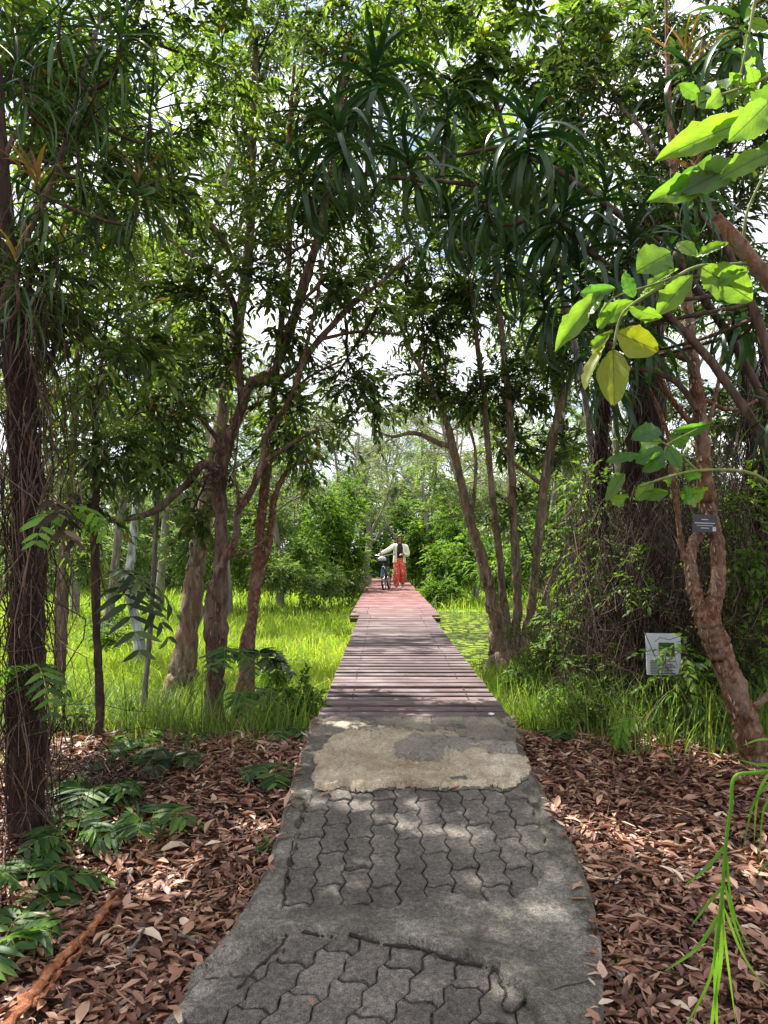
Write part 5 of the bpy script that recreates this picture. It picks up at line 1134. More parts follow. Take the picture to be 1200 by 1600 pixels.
SHR = [('dark vine-covered shrub mass left of the boardwalk behind the bright grass', [((510, 800, 22), (1.0, .9, 1.3), 4), ((540, 860, 22), (.8, .8, .7), 3), ((470, 850, 21), (1.0, .8, .8), 3), ((545, 770, 24), (.8, .8, .9), 2.5)], 'leaf_shrub', (.12, .05), 'shrub'),
       ('dark shrub closing the view at the far end of the boardwalk behind the bicycle', [((598, 862, 37), (1.1, 1, 1.2), 3), ((632, 850, 38), (1.3, 1, 1.4), 3), ((575, 845, 39), (1.3, 1, 1.5), 3)], 'leaf_shrub', (.17, .07), 'shrub'),
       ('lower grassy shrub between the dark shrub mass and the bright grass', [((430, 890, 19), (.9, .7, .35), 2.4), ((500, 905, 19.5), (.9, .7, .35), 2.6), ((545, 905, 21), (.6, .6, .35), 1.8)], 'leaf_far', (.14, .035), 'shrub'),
       ('lit leafy shrub directly behind the person on the right', [((655, 835, 29), (.9, .8, .9), 3), ((645, 880, 29), (.5, .6, .5), 1.5), ((630, 790, 33), (1, .9, .8), 2)], 'leaf_shrub', (.14, .07), 'shrub'),
       ('large bright green shrub bank right of the boardwalk behind the grass strip', [((700, 880, 23), (1.0, .8, .8), 3.4), ((740, 860, 22), (1.0, .8, .9), 3.4), ((715, 810, 25), (1.1, .9, 1.0), 3), ((690, 920, 21.5), (.7, .6, .35), 1.6)], 'leaf_shrub', (.15, .045), 'shrub'),
       ('bright shrubs seen between the stems of the paperbark clump', [((780, 880, 19), (.9, .8, .7), 2.4), ((830, 860, 18), (1, .8, .8), 2.6), ((870, 800, 18), (1, .8, .9), 2.4)], 'leaf_shrub', (.13, .045), 'shrub'),
       ('sunlit shrub behind the thicket, glimpsed low on the right', [((930, 860, 14), (1.2, .8, .9), 2.6), ((1040, 880, 13), (1.2, .8, .9), 2.6), ((1150, 860, 13), (1.1, .8, .9), 2.2)], 'leaf_far', (.11, .045), 'shrub'),
       ('tangled shrub behind the bright grass left of the dark shrub mass', [((380, 860, 20), (1.2, .9, .9), 3), ((300, 850, 19), (1.2, .9, .9), 3), ((420, 800, 22), (1.2, 1, 1.1), 3)], 'leaf_far', (.12, .045), 'shrub'),
       ('tangled shrub at the back of the grass on the far left', [((200, 860, 17), (1.2, .8, .8), 2.6), ((120, 850, 16), (1.2, .8, .9), 2.6), ((30, 850, 15), (1.2, .8, .9), 2.6)], 'leaf_far', (.11, .04), 'shrub'),
       ('low shrub standing alone in the grass left of the white paper-barked trunk', [((180, 990, 11.5), (.5, .4, .25), 1.0)], 'leaf_shrub', (.09, .03), 'shrub')]
for lab, bl, lm, lf, cat in SHR: bush('shrub', lab, cat, bl, lm, lf, 0, 1.25, limb=.012, twl=.4)

# ------------------------------------------------------------------ grass
def grass():
    a = Acc(); g = np.random.default_rng(17)
    n = 195000
    inv = g.uniform(1 / 38., 1 / 5.0, n) ; d = 1 / inv; ang = g.uniform(-.80, .80, n); x = d * ang
    ok = (np.abs(x - .195) > np.where(d < 12.9, .64, .80)) & (gh(x, d) > .02) & ~((x > .9) & (x < 5) & (d > 9.6) & (d < 17.5))
    # thinner, shaded ground right side close
    ok &= (d > 5.1 + .5 * (vnoise(x, d, 1.4) - .5))
    x = x[ok]; d = d[ok]; n = len(x)
    hgt = (.14 + .22 * g.random(n)) * (.35 + 1.3 * fbm(x, d, 1.6, 3)); near = 1 - ss(5.5, 10, d)
    hgt = hgt * (1 + 1.2 * near * (g.random(n) > .75)) * (1 - .25 * near) * (1 + ss(12, 30, d) * .5)
    base = np.c_[x, d, gh(x, d) - .02]
    az = g.uniform(0, 6.28, n); lean = np.abs(g.normal(size=n)) * .35 + .1
    D = np.c_[np.cos(az) * lean, np.sin(az) * lean, np.ones(n)]; D = norm(D)
    wd = np.maximum(.0062, .0011 * d) * (.7 + .6 * g.random(n))
    S = norm(np.cross(D, np.c_[g.normal(size=(n, 2)), np.zeros(n)]))
    p1 = base + D * (hgt * .55)[:, None]; p2 = base + D * (hgt)[:, None] + np.c_[np.cos(az), np.sin(az), -np.ones(n) * .8] * (hgt * .35 * lean * 1.6)[:, None]
    V = np.stack([base - S * wd[:, None] / 2, base + S * wd[:, None] / 2, p1 + S * wd[:, None] * .4, p1 - S * wd[:, None] * .4, p2], 1)
    off = (np.arange(n) * 5)[:, None]
    yel = .30 + .5 * fbm(x, d, .35, 3) - .15 + .5 * (fbm(x, d, 2.5, 3) - .45) + .2 * g.normal(size=n)
    yel = np.where(g.random(n) < .07, 1.0, yel); yel += .35 * np.exp(-((x + .75) / .8) ** 2 - ((d - 8.5) / 2.2) ** 2)        # straw coloured patch by the boardwalk
    yel -= .30 * near
    a.add(V.reshape(-1, 3), Q=off + np.array([[0, 1, 2, 3]]), T=off + np.array([[3, 2, 4]]), tint=(np.clip(yel, 0, 1), np.clip(yel, 0, 1)))
    tag(build('marsh_grass', a, M['grass'], kind='stuff'))
grass()
def sedges(name, n, fx, hr, wr, mat, seed, k=6):
    g = np.random.default_rng(seed); x, y = fx(g, n); base = np.c_[x, y, gh(x, y) - .01]
    az = g.uniform(0, 6.28, n); h = g.uniform(hr[0], hr[1], n); t = np.linspace(0, 1, k)[None, :, None]; ln = g.uniform(.25, .9, n)
    H = np.c_[np.cos(az), np.sin(az), np.zeros(n)]
    Pt = base[:, None] + np.array([0, 0, 1.]) * (h[:, None, None] * (t - .45 * ln[:, None, None] * t ** 2.5)) + H[:, None] * (h * ln * .8)[:, None, None] * t ** 1.8
    S = np.c_[-np.sin(az), np.cos(az), np.zeros(n)]; wv = (g.uniform(*wr, n)[:, None] * np.array([.8, 1, .9, .7, .45, .05])[None])[..., None]
    V = np.concatenate([Pt - S[:, None] * wv / 2, Pt + S[:, None] * wv / 2], 1); kk = np.arange(k - 1)
    Q = (np.stack([kk, kk + 1, k + kk + 1, k + kk], -1)[None] + (np.arange(n) * 2 * k)[:, None, None]).reshape(-1, 4)
    a = Acc(); a.add(V.reshape(-1, 3), Q=Q, tint=np.repeat(np.clip(g.normal(.5, .25, n), 0, 1), k - 1)); return build(name, a, M[mat], kind='stuff')
def fx(g, n):
    m = n // 5
    xs = [g.uniform(1.0, 2.6, 2 * m), g.uniform(-2.6, -.5, 2 * m), g.uniform(1.4, 3.4, n - 4 * m)]
    ys = [g.uniform(4.8, 8.2, 2 * m), g.uniform(4.75, 6.8, 2 * m), g.uniform(4.3, 6.0, n - 4 * m)]
    return np.concatenate(xs), np.concatenate(ys)
sedges('undergrowth_grass', 9000, fx, (.18, .62), (.004, .010), 'undergrass', 3)
def fx(g, n):
    x = np.where(g.random(n) < .6, g.uniform(-3.2, -.75, n), g.uniform(1.15, 3.2, n)); y = 4.95 - np.abs(g.normal(size=n)) * .35 + .3 * vnoise(x, x * 0, 3)
    return x, y
sedges('undergrowth_grass', 1700, fx, (.10, .34), (.003, .007), 'undergrass', 14)
sedges('dry_straw', 1500, fx, (.06, .22), (.002, .005), 'flake_pale', 15)
def fx(g, n):
    cx = g.integers(0, 70, n); px = np.random.default_rng(8).uniform(0, 1, (70, 2)); sx = np.where(px[cx, 0] < .5, -1.9 - px[cx, 0] * 2.2, 1.7 + (px[cx, 0] - .5) * 3.4); sy = 2.6 + px[cx, 1] * 2.6
    return sx + g.normal(size=n) * .03, sy + g.normal(size=n) * .03
sedges('undergrowth_grass', 900, fx, (.10, .32), (.003, .006), 'undergrass', 4)

# ------------------------------------------------------------------ leaf litter
LIT = np.array([[0, 0, .0], [.12, .22, .02], [.12, 0, -.02], [.12, -.22, .02], [.42, .5, .06], [.42, 0, 0], [.42, -.5, .05], [.76, .3, .10], [.76, 0, .05], [.76, -.3, .09], [1, 0, .16]])
LQ = np.array([[2, 5, 4, 1], [3, 6, 5, 2], [5, 8, 7, 4], [6, 9, 8, 5]]); LT = np.array([[0, 2, 1], [0, 3, 2], [8, 10, 7], [9, 10, 8]])
def fallen_mesh(seed, tint):
    g = np.random.default_rng(seed); V = LIT.copy(); V[:, 2] = V[:, 2] * g.uniform(-1, 2.0) + V[:, 0] * (1 - V[:, 0]) * g.uniform(-.2, .45)
    V[:, 2] += np.abs(V[:, 1]) * g.uniform(-.2, .6) + g.normal(size=11) * .02; V[:, 1] += V[:, 0] ** 2 * g.normal() * .25
    a = Acc(); a.add(V, LQ, LT, tint=tint); return a.mesh('fallen_leaf', M['litter'])
def litter_xy(g, n):
    y = g.uniform(1.3, 5.35, n); left = g.random(n) < .48; xl, xr = edges(y)
    x = np.where(left, xl + .05 * g.random(n) ** 4 - g.random(n) ** 1.1 * 2.3, xr - .05 * g.random(n) ** 4 + g.random(n) ** 1.1 * 2.1)
    keep = (y < np.where(left, 4.85 + .4 * vnoise(x, y, 2), 4.75 + .5 * vnoise(x, y, 2)))
    return x[keep], y[keep]
def litter():
    g = np.random.default_rng(23); x, y = litter_xy(g, 56000); n = len(x)
    V = LIT.copy(); z = gh(x, y) + .004 + g.random(n) ** 1.5 * .035; e0, e1 = edges(y); z = np.where((x > e0) & (x < e1) & (y < 4.85), ramp(y) + .012, z)
    az = g.uniform(0, 6.28, n); T = norm(np.c_[np.cos(az), np.sin(az), g.normal(size=n) * .28]); N = norm(np.c_[g.normal(size=(n, 2)) * .22, np.ones(n)]); B = norm(np.cross(N, T)); N = np.cross(T, B)
    Ln = .016 + .062 * g.random(n) ** 1.3 + .035 * (g.random(n) > .93); Wd = Ln * g.uniform(.18, .5, n)
    u = V[None, :, 0]; v = V[None, :, 1] + u ** 2 * g.normal(size=(n, 1)) * .25
    wv = V[None, :, 2] * g.uniform(-1, 2, (n, 1)) + u * (1 - u) * g.uniform(-.2, .45, (n, 1)) + np.abs(V[None, :, 1]) * g.uniform(-.2, .6, (n, 1)) + g.normal(size=(n, 11)) * .02
    X = np.c_[x, y, z][:, None] + T[:, None] * (u * Ln[:, None])[..., None] + B[:, None] * (v * Wd[:, None])[..., None] + N[:, None] * (wv * Ln[:, None] * .6)[..., None]
    off = (np.arange(n) * 11)[:, None, None]; tn = np.clip(g.normal(.37, .28, n), 0, 1)
    a = Acc(); a.add(X.reshape(-1, 3), Q=(LQ[None] + off).reshape(-1, 4), T=(LT[None] + off).reshape(-1, 3), tint=(np.repeat(tn, 4), np.repeat(tn, 4)))
    n = 1500; x, y = litter_xy(g, n); n = len(x); az = g.uniform(0, 6.28, n); Ls = g.uniform(.04, .22, n); t = np.linspace(-.5, .5, 4)[None, :, None]
    Pt = np.c_[x, y, gh(x, y) + .035][:, None] + np.c_[np.cos(az), np.sin(az), g.normal(size=n) * .1][:, None] * Ls[:, None, None] * t + g.normal(size=(n, 4, 3)) * .004
    tubes(a, Pt, g.uniform(.0008, .0026, (n, 1)) * np.ones((1, 4)), 3, tint=g.random(n) * .9)
    build('leaf_litter', a, M['litter'], kind='stuff', smooth=True)
litter()
FM = [[fallen_mesh(200 + i + 10 * c, tn) for i in range(5)] for c, tn in enumerate((.15, .5, .75, .98))]
g = np.random.default_rng(31); cnt = 0; xs, ys = litter_xy(g, 2600)
shades = ['dark brown', 'russet brown', 'light brown', 'pale tan']
for x, yv in zip(xs, ys):
    if cnt >= 260: break
    u_, v_ = project(x, yv, float(gh(x, yv)))
    if not (0 < u_ < 1200 and v_ < 1600) or yv > 3.6: continue
    c = int(g.choice(4, p=[.2, .38, .28, .14])); sz = g.uniform(.045, .085); side = 'left' if x < 0 else 'right'
    m_ = Matrix.Translation((x, yv, float(gh(x, yv)) + .034 + g.random() * .012)) @ Euler((g.normal() * .22, g.normal() * .18, g.uniform(0, 6.28))).to_matrix().to_4x4() @ Matrix.Diagonal((sz, sz * g.uniform(.24, .44), sz * .7, 1))
    o = inst('fallen_leaf', FM[c][int(g.integers(5))], m_)
    tag(o, f'{shades[c]} fallen leaf lying loose on the leaf litter {side} of the path', 'leaf', f'{shades[c]} fallen leaves {side} of the path'); cnt += 1
def one_leaf(px, py, ang, sz, c, label, wr=.38, up=.008):
    xy = on_ramp(px, py); z = float(ramp(xy[1])) + up if edges(xy[1])[0] < xy[0] < edges(xy[1])[1] else float(gh(*xy)) + .04
    m_ = Matrix.Translation((xy[0], xy[1], z)) @ Euler((.05, .0, ang)).to_matrix().to_4x4() @ Matrix.Diagonal((sz, sz * wr, sz * .6, 1))
    tag(inst('fallen_leaf', FM[c][0], m_), label, 'leaf')
one_leaf(484, 1562, -1.35, .055, 1, 'single orange-brown leaf on the pavers at the very bottom', .30)
one_leaf(895, 1390, .0, .045, 2, 'tan leaf on the right rim of the concrete path')
one_leaf(700, 1236, .3, .07, 2, 'pink-brown leaf on the first row of pavers below the mortar')
one_leaf(800, 1228, 1.2, .03, 1, 'small leaf on the pavers below the right end of the mortar')
one_leaf(500, 1246, .8, .06, 1, 'curled brown leaf in the left gap between mortar and pavers')
one_leaf(640, 1082 + 35, .3, .03, 1, 'little brown leaf at the foot of the first plank')
one_leaf(250, 1300 + 15, .5, .13, 3, 'large pale tan leaf lying below the dark fern on the left', .5)
one_leaf(215, 1440, -.6, .12, 3, 'large pale leaf lying between the orange branch and the path')
one_leaf(785, 1185, .2, .035, 2, 'brown leaf stuck on the grey concrete beside the mortar, right')

# fallen branch, sticks, stones, ring, sprout
a = Acc(); pts = [(185, 1388), (160, 1420), (128, 1455), (95, 1490), (60, 1530), (25, 1572), (-20, 1620)]
C = []
for p in pts:
    xy = on_ramp(*p); C.append([xy[0], xy[1], float(gh(*xy)) + .055])
C = catmull(C, 6); g = np.random.default_rng(4); rr = np.linspace(.013, .022, len(C)) * (1 + .2 * g.normal(size=len(C)).clip(-1, 1)); rr[0] *= .35; rr[1] *= .7; C += g.normal(size=C.shape) * .006
tubes(a, C[None], rr[None], 11, rough=.42, cap=True, flat=.5)
C2 = C[14:30] + [.028, .01, -.01]; tubes(a, C2[None], (rr[14:30] * .5)[None], 7, rough=.4, cap=True, flat=.6)
tag(build('fallen_branch', a, M['rotten'], at=C[len(C) // 2]), 'rotten bright orange-red branch lying on the litter at bottom left', 'branch')
def stick(p0, p1, r_, mat, label, lift=.03):
    C = []
    for t in np.linspace(0, 1, 6):
        xy = on_ramp(p0[0] * (1 - t) + p1[0] * t, p0[1] * (1 - t) + p1[1] * t); C.append([xy[0] + random.gauss(0, .004), xy[1] + random.gauss(0, .004), (float(gh(*xy)) if not (edges(xy[1])[0] < xy[0] < edges(xy[1])[1]) else float(ramp(xy[1])) - .02) + lift])
    a = Acc(); tubes(a, np.array(C)[None], np.linspace(r_, r_ * .6, 6)[None], 6, rough=.15, cap=True); tag(build('stick', a, M[mat], at=C[3]), label, 'stick')
stick((198, 1482), (228, 1442), .008, 'bark_grey', 'short grey stick on the litter right of the orange branch', .05)
stick((282, 1448), (312, 1462), .006, 'bark_grey', 'short grey twig on the litter near the left path edge', .05)
stick((845, 1556), (940, 1530), .0022, 'twig', 'long thin straw lying across the right part of the concrete', .027)
stick((950, 1500), (1040, 1598), .004, 'twig', 'thin brown twig slanting through the litter at bottom right', .05)
stick((330, 1398), (420, 1330), .004, 'bark_dark', 'thin dark twig beside the left path edge', .045)
stick((110, 1455), (132, 1500), .0025, 'twig', 'thin pale twig crossing the orange branch', .09)
stick((20, 1170), (0, 1420), .004, 'twig', 'thin stick leaning at the left frame edge', .10)
def stone(px, py, r_, label):
    xy = on_ramp(px, py); g = np.random.default_rng(px); n, m = 7, 8; V = []
    for i in range(n):
        for j in range(m):
            th = math.pi * i / (n - 1); ph = 2 * math.pi * j / m; k = 1 + .12 * g.normal() * (0 < i < n - 1); V.append([xy[0] + r_ * k * math.sin(th) * math.cos(ph), xy[1] + r_ * .8 * k * math.sin(th) * math.sin(ph), float(gh(*xy)) + .03 + r_ * .6 * math.cos(th)])
    i = np.arange(n - 1)[:, None] * m; j = np.arange(m)[None]; j2 = (j + 1) % m
    a = Acc(); a.add(V, Q=np.stack([i + j, i + m + j, i + m + j2, i + j2], -1).reshape(-1, 4)); tag(build('stone', a, M['signwhite'], at=(xy[0], xy[1], float(gh(*xy)))), label, 'stone')
stone(970, 1498, .014, 'small pale stone on the litter right of the bottom of the path'); stone(1098, 1340, .012, 'pale pebble on the litter left of the bent sedge stem')
xy = on_ramp(767, 1117); a = Acc(); th = np.linspace(0, 2 * math.pi, 17); C = np.c_[xy[0] + .016 * np.cos(th), xy[1] - .02 + .016 * np.sin(th), np.full(17, .564)]
tubes(a, C[None], .0055, 6); tag(build('plastic_ring', a, M['white'], at=(xy[0], xy[1] - .02, .56)), 'small white ring lying on the concrete by the right end of the first plank', 'ring')
fern('tiny two-leaved green seedling on the litter right of the path', 968, 1440, 2.62, 1, .03, .05, .018, mat='fern_bright', npair=1, el=50)

# bent sedge stem at bottom right
root = empty('bent_sedge', P(1200, 1225, 1.9), 'bent bright green sedge stem with blades fanning down in the bottom-right corner', 'plant')
def blade(pts, w_, tint, name='leaf', d=1.75):
    C = catmull([P(p[0], p[1], p[2] if len(p) > 2 else d) for p in pts], 5); k = len(C); t = np.linspace(0, 1, k)
    ww = .42 * w_ * d / F * np.minimum(1, t * 6 + .35) * (1 - t ** 3) + .0004; T = norm(np.gradient(C, axis=0)); S = norm(np.cross(T, norm(CAM - C) + np.array([.35, 0, .2])))
    V = np.vstack([C - S * ww[:, None] / 2, C + np.array([0, .0, -.2]) * ww[:, None], C + S * ww[:, None] / 2]); kk = np.arange(k - 1)
    a = Acc(); a.add(V, Q=np.vstack([np.stack([r_ * k + kk, r_ * k + kk + 1, (r_ + 1) * k + kk + 1, (r_ + 1) * k + kk], -1) for r_ in (0, 1)]), tint=tint); build(name, a, M['fern_bright'], root)
q0 = P(1230, 1200, 1.75); gx = q0[0] + .22; C = catmull([(gx, 1.85, float(gh(gx, 1.85)) - .03), (gx - .02, 1.82, .45), (q0[0] + .1, 1.78, q0[2] + .01), q0], 5)
a = Acc(); tubes(a, C[None], .005, 6); build('stem', a, M['fern_bright'], root)
a = Acc(); pix_tube(a, [(1230, 1200, 3), (1185, 1207, 3), (1148, 1214, 3), (1142, 1260, 2.8), (1134, 1320, 3), (1128, 1400, 3), (1118, 1480, 3)], 1.75, 6, 5, .03, wob=.2); build('stem', a, M['fern_bright'], root)
for pts, w_, tn in [([(1134, 1320), (1105, 1355), (1068, 1385)], 12, .3), ([(1130, 1385), (1108, 1410), (1078, 1450)], 11, .35), ([(1126, 1425), (1090, 1480), (1035, 1520)], 13, .35), ([(1130, 1400), (1126, 1500), (1112, 1600), (1108, 1680)], 15, .8), ([(1124, 1440), (1112, 1520), (1085, 1580), (1060, 1620)], 10, .6),
                    ([(1128, 1430), (1138, 1510), (1150, 1600)], 9, .9), ([(1132, 1420), (1160, 1490), (1200, 1550)], 10, .7), ([(1135, 1330), (1145, 1420), (1180, 1500)], 8, .2), ([(1132, 1380), (1150, 1450), (1165, 1490)], 10, .3), ([(1120, 1450), (1118, 1540), (1122, 1640)], 16, .7)]:
    blade(pts, w_, tn)
root = empty('sedge_clump', P(1215, 1190, 2.3), 'green grass blades drooping in from the right edge in front of the trunk base', 'plant')
q0 = P(1222, 1195, 2.2); gx = q0[0] + .12; C = catmull([(gx, 2.25, float(gh(gx, 2.25)) - .03), (gx, 2.22, .5), q0], 5); a = Acc(); tubes(a, C[None], .005, 6); build('stem', a, M['fern_bright'], root)
for pts, w_, tn in [([(1230, 1190), (1190, 1195), (1150, 1186)], 12, .4), ([(1220, 1210), (1180, 1250), (1160, 1330)], 10, .2), ([(1215, 1190), (1185, 1240), (1178, 1320)], 10, .9), ([(1225, 1300), (1205, 1340), (1180, 1370)], 10, .2), ([(1230, 1240), (1195, 1260), (1185, 1360)], 9, .4), ([(1230, 1160), (1190, 1155), (1160, 1165)], 9, .8)]:
    blade(pts, w_, tn, d=2.2)

# small mound of roots and dead matter under the ferns; root mats round trunk feet
def mat_of_strands(px, py, d, n, w_, h_, label, seed):
    c = P(px, py, d); c[2] = float(gh(c[0], c[1])); a = Acc()
    def f_(g, n_):
        s = c + np.c_[g.normal(size=n_) * w_, g.normal(size=n_) * w_ * .6, np.abs(g.normal(size=n_)) * h_]; az = g.uniform(0, 6.28, n_)
        return s, s + np.c_[np.cos(az), np.sin(az), -.35 * np.ones(n_)] * g.uniform(.08, .3, n_)[:, None]
    strands(a, n, f_, (.0015, .004), 5, 1, seed); tag(build('dead_frond_heap', a, M['dry'], at=c, kind='stuff'), label, 'heap')
mat_of_strands(120, 1250, 3.9, 700, .22, .09, 'dark mound of dead fronds and roots beside the vine-wrapped trunk', 41)
mat_of_strands(350, 1160, 5.4, 900, .28, .10, 'dry roots and fibres heaped round the feet of the red-brown trunks', 42)
mat_of_strands(270, 1110, 6.7, 600, .22, .14, 'brown fibre heap at the base of the leaning pale trunk', 43)
mat_of_strands(800, 1035, 9.0, 700, .22, .16, 'dark root mass at the foot of the paperbark clump', 44)
mat_of_strands(280, 1185, 4.9, 900, .35, .02, 'pale straw spread on the bank before the red-brown trunks', 45)

# ------------------------------------------------------------------ sign and plaque
def quad_box(c, wx, wz, th, tilt=(0, 0, 0)):
    return Matrix.Translation(tuple(c)) @ Euler(tilt).to_matrix().to_4x4(), (wx, th, wz)
def boxm(name, s, mat, loc, parent):
    a = Acc(); add_box(a, (0, 0, 0), s); me = a.mesh(name, M[mat], False); return inst(name, me, Matrix.Translation(loc), parent)
c = P(1037, 1022, 4.9); sg = empty('information_sign', c, 'small white information board half hidden by grass in the thicket', 'sign'); sg.rotation_euler = (R(-6), R(2), R(8))
boxm('panel', (.245, .008, .27), 'signwhite', (0, 0, 0), sg)
boxm('post', (.03, .03, .75), 'beam', (0, .022, -.42), sg)
for i in range(9):
    w_ = .19 * random.uniform(.6, 1); o = boxm('text_line', (w_, .002, .006), 'print', (-.1 + w_ / 2, -.0055, -.045 - .010 * i), sg)
a = boxm('picture', (.11, .002, .09), 'bluepaint', (.02, -.0055, .03), sg); a.data.materials[0] = M['leaf_shrub']
c = P(1101, 818, 4.14); pq = empty('tree_plaque', c, 'small black name plaque fixed across the fork of the orange-red trunk', 'sign'); pq.rotation_euler = (R(-4), R(3), R(-12))
boxm('panel', (.128, .006, .098), 'blackpaint', (0, 0, 0), pq)
for (x, z, w_, h_) in ((.0, .022, .035, .005), (0, .002, .105, .005), (0, -.012, .085, .003), (0, -.026, .045, .004), (.05, -.030, .018, .024)):
    boxm('text_line', (w_, .002, h_), 'lightprint', (x, -.0042, z), pq)
a = Acc(); th = np.linspace(0, 2 * math.pi, 15); cc = P(1105, 800, 4.3); C = np.c_[cc[0] + .072 * np.cos(th), cc[1] + .075 * np.sin(th), np.full(15, cc[2]) + .01 * np.cos(th)]
tubes(a, C[None], .003, 5); build('wire', a, M['blackpaint'], None).parent = pq
w_o = [o for o in bpy.data.objects if o.name.startswith('wire')][0]; w_o.matrix_parent_inverse = (Matrix.Translation(pq.location) @ pq.rotation_euler.to_matrix().to_4x4()).inverted()

# ------------------------------------------------------------------ bicycle
bk = empty('bicycle', (.08, 22.55, .55), 'black bicycle with a front basket, wheeled along the boardwalk by the person', 'bicycle'); bk.rotation_euler = (0, R(-3), R(-9))
def part(name, acc, mat, parent=bk, smooth=True):
    me = acc.mesh(name, M[mat], smooth); o = bpy.data.objects.new(name, me); col.objects.link(o); o.parent = parent; return o
def circ(cx, cy_, cz, r_, n=33, ax='x'):
    th = np.linspace(0, 2 * math.pi, n); return np.c_[np.full(n, cx), cy_ + r_ * np.cos(th), cz + r_ * np.sin(th)]
def wheel(yc):
    a = Acc(); tubes(a, circ(0, yc, .33, .315)[None], .026, 8); ty = part('wheel', a, 'rubber')
    a = Acc(); tubes(a, circ(0, yc, .33, .292)[None], .009, 6); part('rim', a, 'metal', ty)
    a = Acc(); th = np.arange(28) * 2 * math.pi / 28
    S = np.c_[np.where(np.arange(28) % 2, .03, -.03), yc + .02 * np.cos(th + .3), .33 + .02 * np.sin(th + .3)]; E = np.c_[np.zeros(28), yc + .29 * np.cos(th), .33 + .29 * np.sin(th)]
    tubes(a, np.stack([S, E], 1), .0014, 3); o = part('spokes', a, 'metal', ty); o['kind'] = 'stuff'
    a = Acc(); tubes(a, np.array([[-.045, yc, .33], [.045, yc, .33]])[None], .022, 8, cap=True); part('hub', a, 'metal', ty)
    a = Acc(); th = np.linspace(.3, 2.9, 14); tubes(a, np.c_[np.zeros(14), yc + .345 * np.cos(th), .33 + .345 * np.sin(th)][None], .026, 6, flat=.4); part('mudguard', a, 'bluepaint', bk)
wheel(-.52); wheel(.52)
def bar(name, pts, r_, mat, par=bk, sides=7):
    a = Acc(); pts = np.array(pts, float); tubes(a, pts[None], r_, sides, cap=True); return part(name, a, mat, par)
fr = bar('frame', catmull([(0, -.34, .86), (0, -.25, .55), (0, 0, .30)], 5), .017, 'blackpaint')
bar('seat_tube', [(0, .02, .30), (0, .17, .82)], .015, 'blackpaint', fr); bar('chain_stay', [(.045, 0, .30), (.05, .52, .33)], .009, 'blackpaint', fr); bar('chain_stay', [(-.045, 0, .30), (-.05, .52, .33)], .009, 'blackpaint', fr)
bar('seat_stay', [(.03, .14, .74), (.05, .52, .33)], .008, 'blackpaint', fr); bar('seat_stay', [(-.03, .14, .74), (-.05, .52, .33)], .008, 'blackpaint', fr)
fk = bar('fork', [(.045, -.40, .70), (.05, -.52, .33)], .013, 'blackpaint'); bar('fork_blade', [(-.045, -.40, .70), (-.05, -.52, .33)], .013, 'blackpaint', fk); bar('fork_crown', [(-.05, -.40, .70), (.05, -.40, .70)], .014, 'metal', fk)
st = bar('stem', [(0, -.39, .70), (0, -.33, 1.02)], .014, 'metal')
hb = bar('handlebar', catmull([(-.31, -.18, 1.06), (-.26, -.28, 1.06), (-.1, -.37, 1.03), (.1, -.37, 1.03), (.26, -.28, 1.06), (.31, -.18, 1.06)], 4), .011, 'metal')
for s in (-1, 1): bar('grip', [(s * .315, -.10, 1.06), (s * .308, -.21, 1.06)], .017, 'rubber', hb)
for s in (-1, 1): bar('brake_lever', [(s * .27, -.27, 1.05), (s * .30, -.24, 1.02), (s * .30, -.15, 1.02)], .005, 'metal', hb)
a = Acc(); V = np.array([(-.05, 0, .86), (.05, 0, .86), (.11, .24, .87), (-.11, .24, .87), (-.03, .0, .91), (.03, 0, .91), (.10, .24, .93), (-.10, .24, .93)]) + [0, .03, 0]
a.add(V, Q=[(3, 2, 1, 0), (4, 5, 6, 7), (0, 1, 5, 4), (1, 2, 6, 5), (2, 3, 7, 6), (3, 0, 4, 7)]); part('saddle', a, 'blackpaint')
a = Acc(); tubes(a, circ(.055, 0, .30, .085, 21)[None], .008, 5); part('chainring', a, 'metal')
cr_ = bar('crank', [(.07, 0, .30), (.08, .05, .14)], .009, 'metal'); bar('crank', [(-.07, 0, .30), (-.08, -.05, .46)], .009, 'metal')
a = Acc(); add_box(a, (.13, .05, .14), (.09, .06, .02)); part('pedal', a, 'rubber', smooth=False)
a = Acc(); add_box(a, (-.13, -.05, .46), (.09, .06, .02)); part('pedal', a, 'rubber', smooth=False)
# basket: wire rings and uprights plus a dark mesh shell
a = Acc()
for z, sc2 in ((.78, .82), (.83, .88), (.88, .92), (.93, .96), (.98, 1.0)):
    x_, y_ = .17 * sc2, .12 * sc2; C = np.array([(-x_, -.58 - y_, z), (x_, -.58 - y_, z), (x_, -.58 + y_, z), (-x_, -.58 + y_, z), (-x_, -.58 - y_, z)]); C = np.vstack([C[i] * (1 - t) + C[i + 1] * t for i in range(4) for t in (0, .34, .67)] + [C[4]]); tubes(a, C[None], .004 if z < .98 else .007, 5)
for k_ in range(22):
    t = k_ / 22 * 4; s_ = int(t); f = t - s_; cs = [(-1, -1), (1, -1), (1, 1), (-1, 1), (-1, -1)]; ux = cs[s_][0] * (1 - f) + cs[s_ + 1][0] * f; uy = cs[s_][1] * (1 - f) + cs[s_ + 1][1] * f
    tubes(a, np.array([(ux * .139, -.58 + uy * .098, .78), (ux * .17, -.58 + uy * .12, .98)])[None], .0035, 4)
bs = part('basket', a, 'blackpaint')
a = Acc(); x0, y0 = .135, .095; V = np.array([(-x0, -.58 - y0, .785), (x0, -.58 - y0, .785), (x0, -.58 + y0, .785), (-x0, -.58 + y0, .785), (-.15, -.58 - .107, .87), (.15, -.58 - .107, .87), (.15, -.58 + .107, .87), (-.15, -.58 + .107, .87)])
